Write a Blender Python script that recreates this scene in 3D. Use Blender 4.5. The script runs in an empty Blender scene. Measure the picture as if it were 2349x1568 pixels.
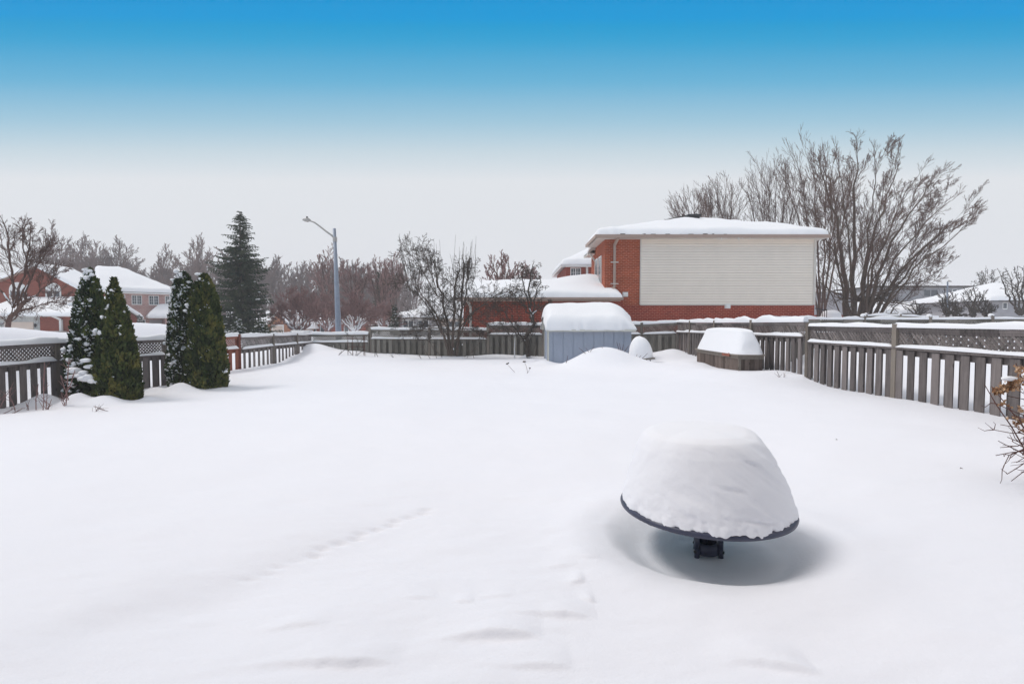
import bpy, math, random
import numpy as np
from mathutils import Vector, Matrix
random.seed(7)
R = math.radians
S = bpy.context.scene
COL = S.collection

# ------------------------------------------------------------------ camera, sky, sun, exposure
F = 1180.0                      # focal length in units of a 2348 px wide picture
CAMZ = 1.65
PITCH = math.atan(47.0 / F)
cd = bpy.data.cameras.new('camera')
cam = bpy.data.objects.new('camera', cd); COL.objects.link(cam)
cd.sensor_width = 36.0; cd.lens = 36.0 * F / 2348.0
cd.clip_start = 0.05; cd.clip_end = 2000
cam.location = (0, 0, CAMZ); cam.rotation_euler = (R(90) - PITCH, 0, 0)
S.camera = cam
S.render.resolution_x = 1024; S.render.resolution_y = 683
S.view_settings.view_transform = 'Standard'; S.view_settings.look = 'None'
S.view_settings.gamma = 1.0; S.view_settings.exposure = -0.11
S.cycles.volume_bounces = 4; S.cycles.max_bounces = 12

w = bpy.data.worlds.new("World"); S.world = w; w.use_nodes = True
nt = w.node_tree; nt.nodes.clear()
def wn(t): return nt.nodes.new(t)
tc = wn('ShaderNodeTexCoord'); sp = wn('ShaderNodeSeparateXYZ')
nt.links.new(tc.outputs['Generated'], sp.inputs[0])
def wm(op, a, b=None):
    n = wn('ShaderNodeMath'); n.operation = op
    for i, v in enumerate((a, b)):
        if v is None: continue
        if isinstance(v, (int, float)): n.inputs[i].default_value = v
        else: nt.links.new(v, n.inputs[i])
    return n.outputs[0]
x2 = wm('MULTIPLY', wm('MULTIPLY', sp.outputs['X'], sp.outputs['X']), 0.03)
y2 = wm('MULTIPLY', sp.outputs['Y'], sp.outputs['Y'])
t = wm('DIVIDE', sp.outputs['Z'], wm('SQRT', wm('ADD', wm('ADD', x2, y2), 0.0005)))
t = wm('ARCTANGENT', t); t = wm('DIVIDE', t, math.pi / 2)
rmp = wn('ShaderNodeValToRGB'); nt.links.new(t, rmp.inputs[0])
def lin(c): return tuple(((v / 255.0 + 0.055) / 1.055) ** 2.4 if v > 10 else v / 255.0 / 12.92 for v in c)
def elev(py): return math.atan((737 - py) / F) / (math.pi / 2)
stops = [(0.0, (231, 232, 238)), (elev(420), (232, 236, 241)), (elev(355), (206, 223, 233)), (elev(290), (166, 206, 227)),
         (elev(200), (106, 184, 222)), (elev(110), (45, 166, 218)), (elev(76), (20, 160, 217)), (elev(62), (0, 158, 222)),
         (elev(-20), (0, 150, 218)), (0.46, (215, 216, 222)), (0.6, (236, 234, 236)), (1.0, (240, 238, 238))]
cr = rmp.color_ramp
while len(cr.elements) < len(stops): cr.elements.new(0.5)
for e, (p, c) in zip(cr.elements, stops): e.position = p; e.color = lin(c) + (1,)
bg = wn('ShaderNodeBackground'); bg.inputs['Strength'].default_value = 1.0
nt.links.new(rmp.outputs[0], bg.inputs[0])
ow = wn('ShaderNodeOutputWorld'); nt.links.new(bg.outputs[0], ow.inputs[0])

sd = bpy.data.lights.new('sun', 'SUN'); sun = bpy.data.objects.new('sun', sd); COL.objects.link(sun)
sd.energy = 1.5; sd.angle = R(16); sd.color = (1.0, 0.975, 0.95)
sun.rotation_euler = (R(-5), R(-34), 0)     # soft light, high, a little from beyond the yard and the left

# ------------------------------------------------------------------ helpers
def at(px, py, Y):
    dx = (px - 1174) / F; dy = (784 - py) / F
    wy = math.cos(PITCH) + dy * math.sin(PITCH); wz = -math.sin(PITCH) + dy * math.cos(PITCH)
    return (dx / wy * Y, Y, CAMZ + wz / wy * Y)
def zat(py, Y): return at(1174, py, Y)[2]
def xat(px, Y, py=737): return at(px, py, Y)[0]

_tab = np.random.RandomState(3).rand(256, 256)
def vnoise(x, y):
    x = np.asarray(x, float); y = np.asarray(y, float)
    xi = np.floor(x).astype(int); yi = np.floor(y).astype(int); fx = x - xi; fy = y - yi
    fx = fx * fx * fx * (fx * (fx * 6 - 15) + 10); fy = fy * fy * fy * (fy * (fy * 6 - 15) + 10)
    a = _tab[xi % 256, yi % 256]; b = _tab[(xi + 1) % 256, yi % 256]; c = _tab[xi % 256, (yi + 1) % 256]; d = _tab[(xi + 1) % 256, (yi + 1) % 256]
    return (a * (1 - fx) + b * fx) * (1 - fy) + (c * (1 - fx) + d * fx) * fy - 0.5
def fbm(x, y, o=4):
    s = 0; a = 1.0
    for i in range(o): s = s + a * vnoise(np.asarray(x) * 2 ** i + 17.3 * i, np.asarray(y) * 2 ** i + 5.7 * i); a *= 0.5
    return s

def wpos(o):
    p = Vector((0, 0, 0))
    while o is not None: p += Vector(o.location); o = o.parent
    return p

class MB:
    """collects geometry in world coordinates, builds ONE mesh object"""
    def __init__(s): s.v = []; s.f = []; s.t = []; s.tone = 0.5
    def add(s, vs, fs):
        b = len(s.v); s.v.extend(vs); s.t.extend([s.tone] * len(vs)); s.f.extend([tuple(b + i for i in f) for f in fs]); return b
    def hexa(s, p):   # p: 4 bottom, 4 top (ccw)
        s.add([tuple(q) for q in p], [(3, 2, 1, 0), (4, 5, 6, 7), (0, 1, 5, 4), (1, 2, 6, 5), (2, 3, 7, 6), (3, 0, 4, 7)])
    def box(s, x0, x1, y0, y1, z0, z1):
        s.hexa([(x0, y0, z0), (x1, y0, z0), (x1, y1, z0), (x0, y1, z0), (x0, y0, z1), (x1, y0, z1), (x1, y1, z1), (x0, y1, z1)])
    def bar(s, a, b, wd, h):     # along a->b, wd sideways, h in the up direction, centred
        a = Vector(a); b = Vector(b); d = (b - a).normalized(); up = Vector((0, 0, 1))
        if abs(d.z) > 0.95: up = Vector((0, 1, 0))
        sd_ = d.cross(up).normalized() * wd / 2; u = sd_.cross(d).normalized() * h / 2
        s.hexa([a - sd_ - u, a + sd_ - u, b + sd_ - u, b - sd_ - u, a - sd_ + u, a + sd_ + u, b + sd_ + u, b - sd_ + u])
    def tube(s, pts, rs, k=6, cap=True):
        n = len(pts); P = [Vector(p) for p in pts]; b = len(s.v)
        ref = None
        for i in range(n):
            d = (P[min(i + 1, n - 1)] - P[max(i - 1, 0)])
            if d.length < 1e-9: d = Vector((0, 0, 1))
            d.normalize()
            if ref is None: ref = d.orthogonal().normalized()
            ref = (ref - d * ref.dot(d))
            if ref.length < 1e-6: ref = d.orthogonal()
            ref.normalize(); o = d.cross(ref)
            r = rs[i] if hasattr(rs, '__len__') else rs
            for j in range(k):
                a = 2 * math.pi * j / k
                q = P[i] + (ref * math.cos(a) + o * math.sin(a)) * r
                s.v.append((q.x, q.y, q.z)); s.t.append(s.tone)
        for i in range(n - 1):
            for j in range(k):
                s.f.append((b + i * k + j, b + i * k + (j + 1) % k, b + (i + 1) * k + (j + 1) % k, b + (i + 1) * k + j))
        if cap:
            s.f.append(tuple(b + j for j in range(k))[::-1]); s.f.append(tuple(b + (n - 1) * k + j for j in range(k)))
    def grid(s, Pg, closeu=False):   # Pg[i][j] points
        n = len(Pg); m = len(Pg[0]); b = len(s.v)
        for r_ in Pg:
            for q in r_: s.v.append((float(q[0]), float(q[1]), float(q[2]))); s.t.append(s.tone)
        for i in range(n - 1 + (1 if closeu else 0)):
            i2 = (i + 1) % n
            for j in range(m - 1): s.f.append((b + i * m + j, b + i2 * m + j, b + i2 * m + j + 1, b + i * m + j + 1))
    def blob(s, c, r, sq=(1, 1, .6), seed=0, nu=10, nv=6, amp=.25):
        rr = random.Random(seed); ph = [rr.uniform(0, 6.28) for _ in range(6)]
        G = []
        for i in range(nu):
            a = 2 * math.pi * i / nu; row = []
            for j in range(nv + 1):
                e = -math.pi / 2 + math.pi * j / nv
                k = 1 + amp * (math.sin(2 * a + ph[0] + e) + .7 * math.sin(3 * a + ph[1] - 2 * e) + .5 * math.sin(5 * a + ph[2])) * math.cos(e) / 2
                row.append((c[0] + r * sq[0] * k * math.cos(a) * math.cos(e), c[1] + r * sq[1] * k * math.sin(a) * math.cos(e), c[2] + r * sq[2] * math.sin(e)))
            G.append(row)
        s.grid(G, True)
    def build(s, name, mat, parent=None, smooth=False, loc=None):
        me = bpy.data.meshes.new(name)
        L = wpos(parent) if parent is not None else (Vector(loc) if loc is not None else Vector((0, 0, 0)))
        v = np.array(s.v, float).reshape(-1, 3) - np.array(L)
        me.from_pydata(v.tolist(), [], s.f)
        at_ = me.attributes.new('tone', 'FLOAT', 'POINT'); at_.data.foreach_set('value', np.array(s.t, dtype=np.float32))
        me.materials.append(mat)
        if smooth: me.polygons.foreach_set('use_smooth', [True] * len(me.polygons))
        me.update()
        o = bpy.data.objects.new(name, me); COL.objects.link(o)
        if parent is not None: o.parent = parent
        else: o.location = L
        return o

def tag(o, label=None, cat=None, group=None, kind=None):
    if label: o['label'] = label
    if cat: o['category'] = cat
    if group: o['group'] = group
    if kind: o['kind'] = kind
    return o
def thing(name, label, cat, loc, group=None):
    o = bpy.data.objects.new(name, None); COL.objects.link(o); o.location = loc; o.empty_display_size = .2
    return tag(o, label, cat, group)

# ------------------------------------------------------------------ materials
class M_:
    def __init__(s, name):
        s.m = bpy.data.materials.new(name); s.m.use_nodes = True; s.nt = s.m.node_tree
        s.b = s.nt.nodes['Principled BSDF']; s.o = s.nt.nodes['Material Output']
    def n(s, t, **k):
        x = s.nt.nodes.new(t)
        for a, b in k.items(): setattr(x, a, b)
        return x
    def l(s, a, b): s.nt.links.new(a, b)
    def math(s, op, a, b=None):
        n = s.n('ShaderNodeMath', operation=op)
        for i, v in enumerate((a, b)):
            if v is None: continue
            if isinstance(v, (int, float)): n.inputs[i].default_value = v
            else: s.l(v, n.inputs[i])
        return n.outputs[0]
    def coord(s, scale=(1, 1, 1), out='Object'):
        t_ = s.n('ShaderNodeTexCoord'); mp = s.n('ShaderNodeMapping'); mp.inputs['Scale'].default_value = scale
        s.l(t_.outputs[out], mp.inputs[0]); return mp.outputs[0]
    def noise(s, scale, detail=4, rough=.5, vec=None):
        n = s.n('ShaderNodeTexNoise'); n.inputs['Scale'].default_value = scale; n.inputs['Detail'].default_value = detail; n.inputs['Roughness'].default_value = rough
        s.l(vec if vec is not None else s.coord(), n.inputs['Vector']); return n.outputs['Fac']
    def ramp(s, fac, *st):
        r = s.n('ShaderNodeValToRGB'); s.l(fac, r.inputs[0]); e = r.color_ramp.elements
        while len(e) < len(st): e.new(.5)
        for q, (p, c) in zip(e, st): q.position = p; q.color = tuple(c) + (1,)
        return r.outputs[0]
    def mix(s, fac, a, b, mode='MIX'):
        n = s.n('ShaderNodeMix', data_type='RGBA', blend_type=mode)
        for i, v in ((0, fac), (6, a), (7, b)):
            if isinstance(v, (int, float)): n.inputs[i].default_value = v
            elif isinstance(v, tuple): n.inputs[i].default_value = v + (1,)
            else: s.l(v, n.inputs[i])
        return n.outputs[2]
    def bump(s, h, strength=.3, dist=.01):
        n = s.n('ShaderNodeBump'); n.inputs['Strength'].default_value = strength; n.inputs['Distance'].default_value = dist
        s.l(h, n.inputs['Height']); s.l(n.outputs[0], s.b.inputs['Normal'])
    def col(s, c):
        if isinstance(c, tuple): s.b.inputs['Base Color'].default_value = c + (1,)
        else: s.l(c, s.b.inputs['Base Color'])
    def fin(s, rough=.7, spec=.3, metal=0):
        s.b.inputs['Roughness'].default_value = rough; s.b.inputs['Specular IOR Level'].default_value = spec; s.b.inputs['Metallic'].default_value = metal
        return s.m

def mat_plain(name, c, rough=.6, spec=.3, var=.15, scale=6, metal=0, bump=0):
    m = M_(name); f = m.noise(scale, 5, .6)
    m.col(m.ramp(f, (.3, tuple(v * (1 - var) for v in c)), (.7, tuple(min(1, v * (1 + var)) for v in c))))
    if bump: m.bump(m.noise(scale * 6, 4), bump, .01)
    return m.fin(rough, spec, metal)

def mat_snow(name, c=(.88, .88, .92), grain=1.0, streak=False):
    m = M_(name); f = m.noise(.35, 3)
    m.col(m.ramp(f, (.3, tuple(v * .985 for v in c)), (.7, tuple(min(1, v * 1.01) for v in c))))
    h = m.math('ADD', m.math('MULTIPLY', m.noise(60, 3, .6), .25 * grain), m.math('MULTIPLY', m.noise(7, 4, .5), .5))
    if streak:
        v = m.coord((1.5, 1.5, 4)); h = m.math('ADD', h, m.math('MULTIPLY', m.noise(5, 5, .6, v), .45))
    m.bump(h, .16 if streak else .35, .02)
    m.b.inputs['Subsurface Weight'].default_value = 0.0
    return m.fin(.75, .15)

def mat_wood(name, dark, light, axis='z'):
    m = M_(name)
    sc = {'z': (14, 14, 1.1), 'x': (1.1, 14, 14)}[axis]
    g = m.noise(2.2, 6, .65, m.coord(sc)); big = m.noise(1.3, 4, .6)
    a = m.n('ShaderNodeAttribute', attribute_name='tone').outputs['Fac']
    f = m.math('ADD', m.math('MULTIPLY', g, .55), m.math('ADD', m.math('MULTIPLY', a, .35), m.math('MULTIPLY', big, .25)))
    c = m.ramp(f, (.3, dark), (.85, light))
    # knots
    vo = m.n('ShaderNodeTexVoronoi'); vo.inputs['Scale'].default_value = 1.0; m.l(m.coord((5, 5, 2.2)), vo.inputs['Vector'])
    kn = m.ramp(vo.outputs['Distance'], (.06, (0, 0, 0)), (.11, (1, 1, 1)))
    c = m.mix(1.0, c, m.mix(.5, (1., 1., 1.), kn), 'MULTIPLY')
    m.col(c); m.bump(g, .5, .004)
    return m.fin(.85, .15)

def mat_brick(name, c1, c2, mortar, bw=.22, bh=.082, ang=0, ms=.011):
    m = M_(name); t_ = m.n('ShaderNodeTexCoord'); s_ = m.n('ShaderNodeSeparateXYZ'); m.l(t_.outputs['Object'], s_.inputs[0])
    X, Y, Z = s_.outputs
    ca, sa = math.cos(ang), math.sin(ang)
    u = m.math('ADD', m.math('MULTIPLY', X, ca - sa), m.math('MULTIPLY', Y, sa + ca))
    cb = m.n('ShaderNodeCombineXYZ'); m.l(u, cb.inputs[0]); m.l(Z, cb.inputs[1])
    b = m.n('ShaderNodeTexBrick'); m.l(cb.outputs[0], b.inputs['Vector'])
    b.inputs['Scale'].default_value = 1; b.inputs['Brick Width'].default_value = bw; b.inputs['Row Height'].default_value = bh
    b.inputs['Mortar Size'].default_value = ms; b.inputs['Mortar Smooth'].default_value = .2; b.inputs['Bias'].default_value = 0
    b.inputs['Color1'].default_value = c1 + (1,); b.inputs['Color2'].default_value = c2 + (1,); b.inputs['Mortar'].default_value = mortar + (1,)
    f = m.noise(1.2, 4, .6); f2 = m.noise(14, 4, .6)
    c = m.mix(1.0, b.outputs['Color'], m.ramp(f, (.3, (.82, .82, .82)), (.7, (1.1, 1.1, 1.1))), 'MULTIPLY')
    c = m.mix(.5, c, m.mix(1.0, c, m.ramp(f2, (.3, (.7, .7, .7)), (.7, (1.25, 1.25, 1.25))), 'MULTIPLY'))
    m.col(c); m.bump(m.math('SUBTRACT', 1.0, b.outputs['Fac']), .5, .01)
    return m.fin(.85, .15)

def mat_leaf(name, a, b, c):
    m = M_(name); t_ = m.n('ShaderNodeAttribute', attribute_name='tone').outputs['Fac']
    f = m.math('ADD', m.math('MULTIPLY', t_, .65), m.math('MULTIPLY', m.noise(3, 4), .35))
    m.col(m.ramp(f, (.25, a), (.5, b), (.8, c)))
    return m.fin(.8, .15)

def mat_bark(name, c, snowy=0.0):
    m = M_(name); g = m.noise(6, 5, .6, m.coord((3, 3, .7)))
    cc = m.ramp(g, (.3, tuple(v * .65 for v in c)), (.7, tuple(v * 1.3 for v in c)))
    m.col(cc); m.bump(g, .5, .02)
    return m.fin(.9, .1)

SNOW = mat_snow('snow', (.895, .892, .908)); SNOW_GROUND = mat_snow('lawn_snow', (.875, .87, .905), 1.6); SNOW_MOUND = mat_snow('packed_snow', (.88, .875, .9), 1.3, True)
WOOD = mat_wood('weathered_wood', (.06, .052, .05), (.285, .247, .235))
WOODD = mat_wood('dark_wood', (.05, .036, .03), (.22, .17, .145))
WOODB = mat_wood('olive_wood', (.09, .082, .07), (.30, .275, .24))
WOODR = mat_wood('red_wood', (.11, .03, .022), (.34, .13, .09))
POSTW = mat_wood('post_wood', (.12, .10, .085), (.30, .26, .22))
BRICK = mat_brick('orange_brick', (.43, .083, .032), (.29, .056, .024), (.50, .21, .14), bw=.25, bh=.09, ms=.013)
BRICKD = mat_brick('red_brick', (.31, .052, .03), (.22, .036, .024), (.42, .16, .115), bw=.25, bh=.09, ms=.012)
BRICKL = mat_brick('rust_brick', (.27, .065, .04), (.22, .05, .03), (.30, .10, .07), bw=.23, bh=.085)
BRICKP = mat_brick('pink_brick', (.52, .30, .265), (.46, .25, .22), (.60, .45, .42), ang=R(22), bw=.4, bh=.16, ms=.02)
STONE = mat_brick('grey_stone', (.5, .5, .48), (.40, .42, .42), (.58, .57, .55), bw=.5, bh=.2, ms=.015)
SIDING = mat_plain('cream_siding', (.88, .79, .69), .55, .3, .03, 1.2)
TRIM = mat_plain('beige_trim', (.40, .295, .245), .5, .3, .05, 3)
TRIML = mat_plain('light_trim', (.62, .58, .53), .5, .3, .04, 3)
WHITE = mat_plain('white_paint', (.78, .77, .75), .5, .3, .04, 3)
GLASS = mat_plain('window_glass', (.07, .085, .10), .08, .8, .3, .8)
SHINGLE = mat_plain('shingles', (.10, .09, .085), .9, .1, .3, 12, bump=.4)
BLUE = mat_plain('blue_grey_paint', (.33, .365, .44), .7, .2, .06, 2.5, bump=.15)
CREAM = mat_plain('cream_paint', (.62, .61, .55), .6, .2, .06, 3)
GREYW = mat_plain('grey_stucco', (.40, .385, .40), .85, .1, .08, 1.5)
TAN = mat_plain('tan_door', (.66, .54, .46), .6, .2, .04, 2)
DARKM = mat_plain('slate_metal', (.045, .05, .085), .4, .5, .15, 8)
GALV = mat_plain('galvanised_steel', (.25, .285, .35), .5, .4, .12, 5, metal=.3)
LAMPM = mat_plain('lamp_metal', (.42, .40, .38), .5, .4, .1, 5, metal=.3)
BLACK = mat_plain('black_metal', (.03, .03, .033), .5, .3, .2, 6)
REDCAR = mat_plain('red_car_paint', (.36, .05, .05), .25, .6, .05, 1)
GREYCAR = mat_plain('grey_car_paint', (.14, .15, .17), .25, .6, .05, 1)
RUBBER = mat_plain('rubber', (.03, .03, .03), .8, .2, .1, 5)
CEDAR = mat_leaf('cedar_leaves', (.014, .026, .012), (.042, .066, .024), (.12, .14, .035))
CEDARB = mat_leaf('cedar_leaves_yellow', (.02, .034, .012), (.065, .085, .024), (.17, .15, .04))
SPRUCE = mat_leaf('spruce_needles', (.014, .024, .015), (.034, .050, .030), (.068, .082, .046))
BARK = mat_bark('brown_bark', (.135, .085, .072)); BARKG = mat_bark('grey_bark', (.125, .095, .078)); BARKR = mat_bark('reddish_bark', (.27, .165, .155))
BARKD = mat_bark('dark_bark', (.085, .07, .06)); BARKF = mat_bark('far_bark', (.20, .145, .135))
STEM = mat_bark('stem_brown', (.12, .06, .05)); DRYLEAF = mat_leaf('dry_leaves', (.26, .13, .07), (.44, .26, .14), (.62, .44, .30))
m = M_('tinted_glass'); m.col((.25, .5, .5)); m.b.inputs['Transmission Weight'].default_value = .9; TGLASS = m.fin(.1, .5)

# ------------------------------------------------------------------ ground
CTRL = [(-11.4, 11.2, -.25), (-11.2, 12.6, -.30), (-10.0, 14.5, -.25), (-9.4, 17.4, -.05), (-9.7, 20.8, -.03), (-9.7, 23.1, .15), (-9.3, 24.4, .45),
        (-7.5, 24.3, .28), (-6.5, 24.2, .14), (-4, 24, .10), (-2.8, 23.6, .06), (-1, 23.5, .12), (1, 23.2, .08), (3, 22.8, .15), (5, 22.6, .22), (6.6, 22.0, .36),
        (7.0, 20, .28), (6.7, 17, .30), (6.0, 13.3, .34), (7.1, 12.5, .28), (7.1, 11.1, .19), (7.1, 9.6, .22), (7.1, 7.5, .25), (7.4, 5, .22), (7.5, 2, .2),
        (1.3, 18.2, .10), (3.6, 18, .2), (-5, 20, .05), (-2, 18, .04), (0, 14, .04), (3, 14, .12), (-5, 14, -.08), (-8, 13, -.18), (-8, 9, -.12), (-9, 6, -.1),
        (-5, 9, -.03), (0, 9, .03), (4, 9, .12), (-2, 5, 0), (2, 5, 0.02), (5, 5, .12), (-5, 4, 0), (-2, 2, 0), (1, 2, 0), (4, 2, .08), (-6, 1, 0), (5.2, 7, .17), (5.3, 10, .16),
        (-14, 8, .3), (-16, 14, .6), (-16, 22, .6), (-12, 30, .55), (-2, 29, .4), (4, 30, .4), (12, 20, .3), (12, 10, .3), (14, 28, .3), (-30, 30, .3), (-30, 15, .5),
        (-40, 46, -.6), (-30, 60, -.7), (-10, 50, .1), (-5, 70, -.2), (30, 40, .3), (30, 70, .3), (60, 60, .3), (-70, 60, -.7), (0, 120, -.5), (80, 120, 0), (-80, 120, -1),
        (10, -10, .1), (-10, -10, 0), (-40, 0, .2), (40, 0, .3)]
CT = np.array(CTRL)
BUMPS = [  # x, y, h, sx, sy
    (-9.45, 24.1, .22, .8, .7), (2.95, 16.9, .42, .85, .75), (3.7, 16.8, .25, .9, .7), (2.2, 17.0, .15, .7, .6),
    (-10.75, 11.75, .27, .36, .3), (-9.85, 11.6, .27, .3, .3), (-9.2, 11.55, .20, .35, .3), (-8.5, 12.0, .1, .2, .2), (-9.5, 13.6, .14, .3, .25), (-8.75, 13.5, .24, .35, .3), (-7.9, 13.9, .05, .4, .3),
    (-2.9, 22.2, .12, .35, .3), (-2.3, 22.2, .10, .3, .3), (.62, 22, .18, .3, .3), (-.6, 23.3, .08, 1.2, .3), (1.15, 18.6, .12, .35, .4),
    (6.75, 21.6, .16, .5, .6), (4.75, 17.55, -.17, .5, .4), (6.9, 13.2, .10, .5, .5), (7.1, 12.6, .06, .3, .3)]
def ledge(x, y, x0, x1, yc, h, curve=.0, wd=.10):
    t_ = np.clip((x - x0) / (x1 - x0), -1, 2)
    amp = np.where((t_ > 0) & (t_ < 1), np.sin(np.clip(t_, 0, 1) ** 2.1 * math.pi) ** 1.1, 0)
    d = y - (yc + curve * t_ ** 2 + .03 * vnoise(x * 6, x * 0 + yc * 9) + .012 * vnoise(x * 19, x * 0 + yc * 5))
    prof = np.where(d > 0, np.exp(-(d / (wd * 2.2)) ** 2), np.exp(-(d / (wd * .24)) ** 2))
    return .8 * h * amp * prof
def height(x, y):
    x = np.asarray(x, float); y = np.asarray(y, float)
    num = np.zeros_like(x); den = np.zeros_like(x)
    for cx, cy, cz in CT:
        w_ = 1.0 / ((x - cx) ** 2 + (y - cy) ** 2 + .5) ** 1.7
        num += w_ * cz; den += w_
    z = num / den
    for bx, by, h, sx, sy in BUMPS: z = z + h * np.exp(-((x - bx) / sx) ** 2 - ((y - by) / sy) ** 2)
    # ploughed bank beyond the left fence
    z = z + 1.0 * np.exp(-((x + 14.6 + .12 * (y - 14)) / 1.5) ** 2) * np.clip((y - 5) / 4, 0, 1) * np.clip((27 - y) / 4, 0, 1)
    z = z + .45 * np.exp(-((y - 29) / 2.2) ** 2) * np.clip((2 - x) / 5, 0, 1) * np.clip((x + 18) / 4, 0, 1)
    z = z + .75 * np.exp(-((x - 9.9) / 1.1) ** 2) * np.clip((y - 8) / 4, 0, 1) * np.clip((24 - y) / 2, 0, 1)
    # soft undulation
    z = z + .07 * fbm(x * .35 + 3, y * .35 + 9, 3) + .020 * fbm(x * 1.1, y * 1.7, 3) + .006 * fbm(x * 2.4 + y, y * 5, 3)
    near = np.exp(-((x) ** 2 + (y - 3) ** 2) / 30)
    z = z + near * .010 * fbm(x * 2.2 + y * 1.3, y * 6 - x * 1.2, 4)
    nx_, ny_ = -.717, .697     # a faint crest running up from the near left
    sd = (x + 2.54) * nx_ + (y - 2.55) * ny_; al = (x + 2.54) * .697 + (y - 2.55) * .717
    z = z + .038 * np.tanh((sd + .05 * vnoise(al * 2, al * 0)) / .16) * np.exp(-((al - 1.0) / 1.5) ** 2) * np.exp(-(sd / 1.0) ** 2)
    # ledges cut by wind
    for a in [(-.60, .17, 2.64, .050, .02, .11), (-.2, .49, 2.84, .034, .01, .09), (-1.55, -.54, 2.44, .040, .03, .10), (-.85, -.45, 3.02, .014, .01, .06), (-.42, -.22, 2.98, .018, -.01, .05), (-.30, .02, 3.02, .012, .03, .06),
              (.30, .47, 3.20, .022, .01, .05), (.38, .50, 3.03, .020, -.02, .04), (.9, 1.46, 2.47, .040, -.10, .09), (.05, .45, 3.42, .012, .02, .06), (-.25, .3, 2.42, .03, .02, .09), (.2, .62, 3.55, .014, -.05, .06), (-1.5, -1.0, 2.75, .016, .02, .07)]:
        z = z + ledge(x, y, *a)
    # animal track
    for i in range(15):
        q = i / 14.0; tx = -1.72 + q * 1.0 + .03 * math.sin(i * 2.1); ty = 3.28 + q * 1.15
        z = z - (.028 if i > 3 else .012) * np.exp(-((x - tx - (y - ty) * .5) / .055) ** 2 - ((y - ty) / .022) ** 2)
    # scoured bowl round the patio table
    dx = x - 1.47; dy = y - 3.86; r = np.sqrt((dx / 1.02) ** 2 + (dy / 1.0) ** 2)
    ang_near = np.clip(-dy / np.maximum(r, 1e-3), -1, 1) * .5 + .5        # 1 on the near side
    soft = .42 - .26 * ang_near
    rim = .77 - .03 * ang_near
    q = np.clip((rim - r) / soft, 0, 1); q = q * q * (3 - 2 * q)
    z = z - .078 * q + .03 * np.exp(-((r - .95) / .2) ** 2)
    return z
def hz(x, y): return float(height(np.array([x]), np.array([y]))[0])
def spacing(segs):
    out = []
    for a, b, st in segs: out += list(np.arange(a, b - 1e-6, st))
    out.append(segs[-1][1]); return np.array(out)
xs = spacing([(-200, -100, 20), (-100, -30, 5), (-30, -16, .8), (-16, -12, .3), (-12, -3.2, .11), (-3.2, -1.4, .03), (-1.4, 1.8, .014), (1.8, 3, .03), (3, 9, .09), (9, 30, 1.0), (30, 100, 6), (100, 200, 20)])
ys = spacing([(-40, -4, 6), (-4, 1.6, .3), (1.6, 2.25, .03), (2.25, 3.5, .012), (3.5, 5, .022), (5, 9, .06), (9, 27, .12), (27, 45, .6), (45, 120, 5), (120, 230, 11)])
XX, YY = np.meshgrid(xs, ys, indexing='xy'); ZZ = height(XX, YY)
V = np.stack([XX, YY, ZZ], -1).reshape(-1, 3); nx = len(xs); ny = len(ys)
I, J = np.meshgrid(np.arange(nx - 1), np.arange(ny - 1), indexing='xy'); b0 = (J * nx + I).ravel()
FF = np.stack([b0, b0 + 1, b0 + nx + 1, b0 + nx], -1)
me = bpy.data.meshes.new('ground'); me.vertices.add(len(V)); me.vertices.foreach_set('co', V.ravel())
me.loops.add(FF.size); me.loops.foreach_set('vertex_index', FF.ravel().astype(np.int32))
me.polygons.add(len(FF)); me.polygons.foreach_set('loop_start', np.arange(0, FF.size, 4, dtype=np.int32))
me.polygons.foreach_set('use_smooth', [True] * len(FF)); me.update(calc_edges=True); me.validate()
me.materials.append(SNOW_GROUND); g = bpy.data.objects.new('ground', me); COL.objects.link(g); g['kind'] = 'structure'

# the house the picture is taken from stands behind the camera and takes away half the sky there
def home():
    t = tag(bpy.data.objects.new('house', None), 'grey house at whose back door the yard begins', 'house'); COL.objects.link(t); t.location = (0, -.4, 0)
    mb = MB(); mb.box(-7, 7, -9, -.4, -.5, 5.6); mb.build('wall', GREYW, t)
    mb = MB(); mb.add([(-7.5, -9.5, 5.61), (7.5, -9.5, 5.61), (7.5, .15, 5.61), (-7.5, .15, 5.61), (-3, -5.1, 7.6), (3, -5.1, 7.6)], [(3, 2, 1, 0), (0, 1, 5, 4), (2, 3, 4, 5), (1, 2, 5), (3, 0, 4)]); mb.build('roof', SNOW, t)
    mb = MB(); mb.box(-.9, .9, -.46, -.39, .0, 2.1); d = mb.build('patio_door', GLASS, t)
    mb = MB(); mb.box(-1, -.9, -.45, -.37, 0, 2.2); mb.box(.9, 1, -.45, -.37, 0, 2.2); mb.box(-.9, .9, -.45, -.37, 2.1, 2.2); mb.build('frame', WHITE, d)
home()

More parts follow.
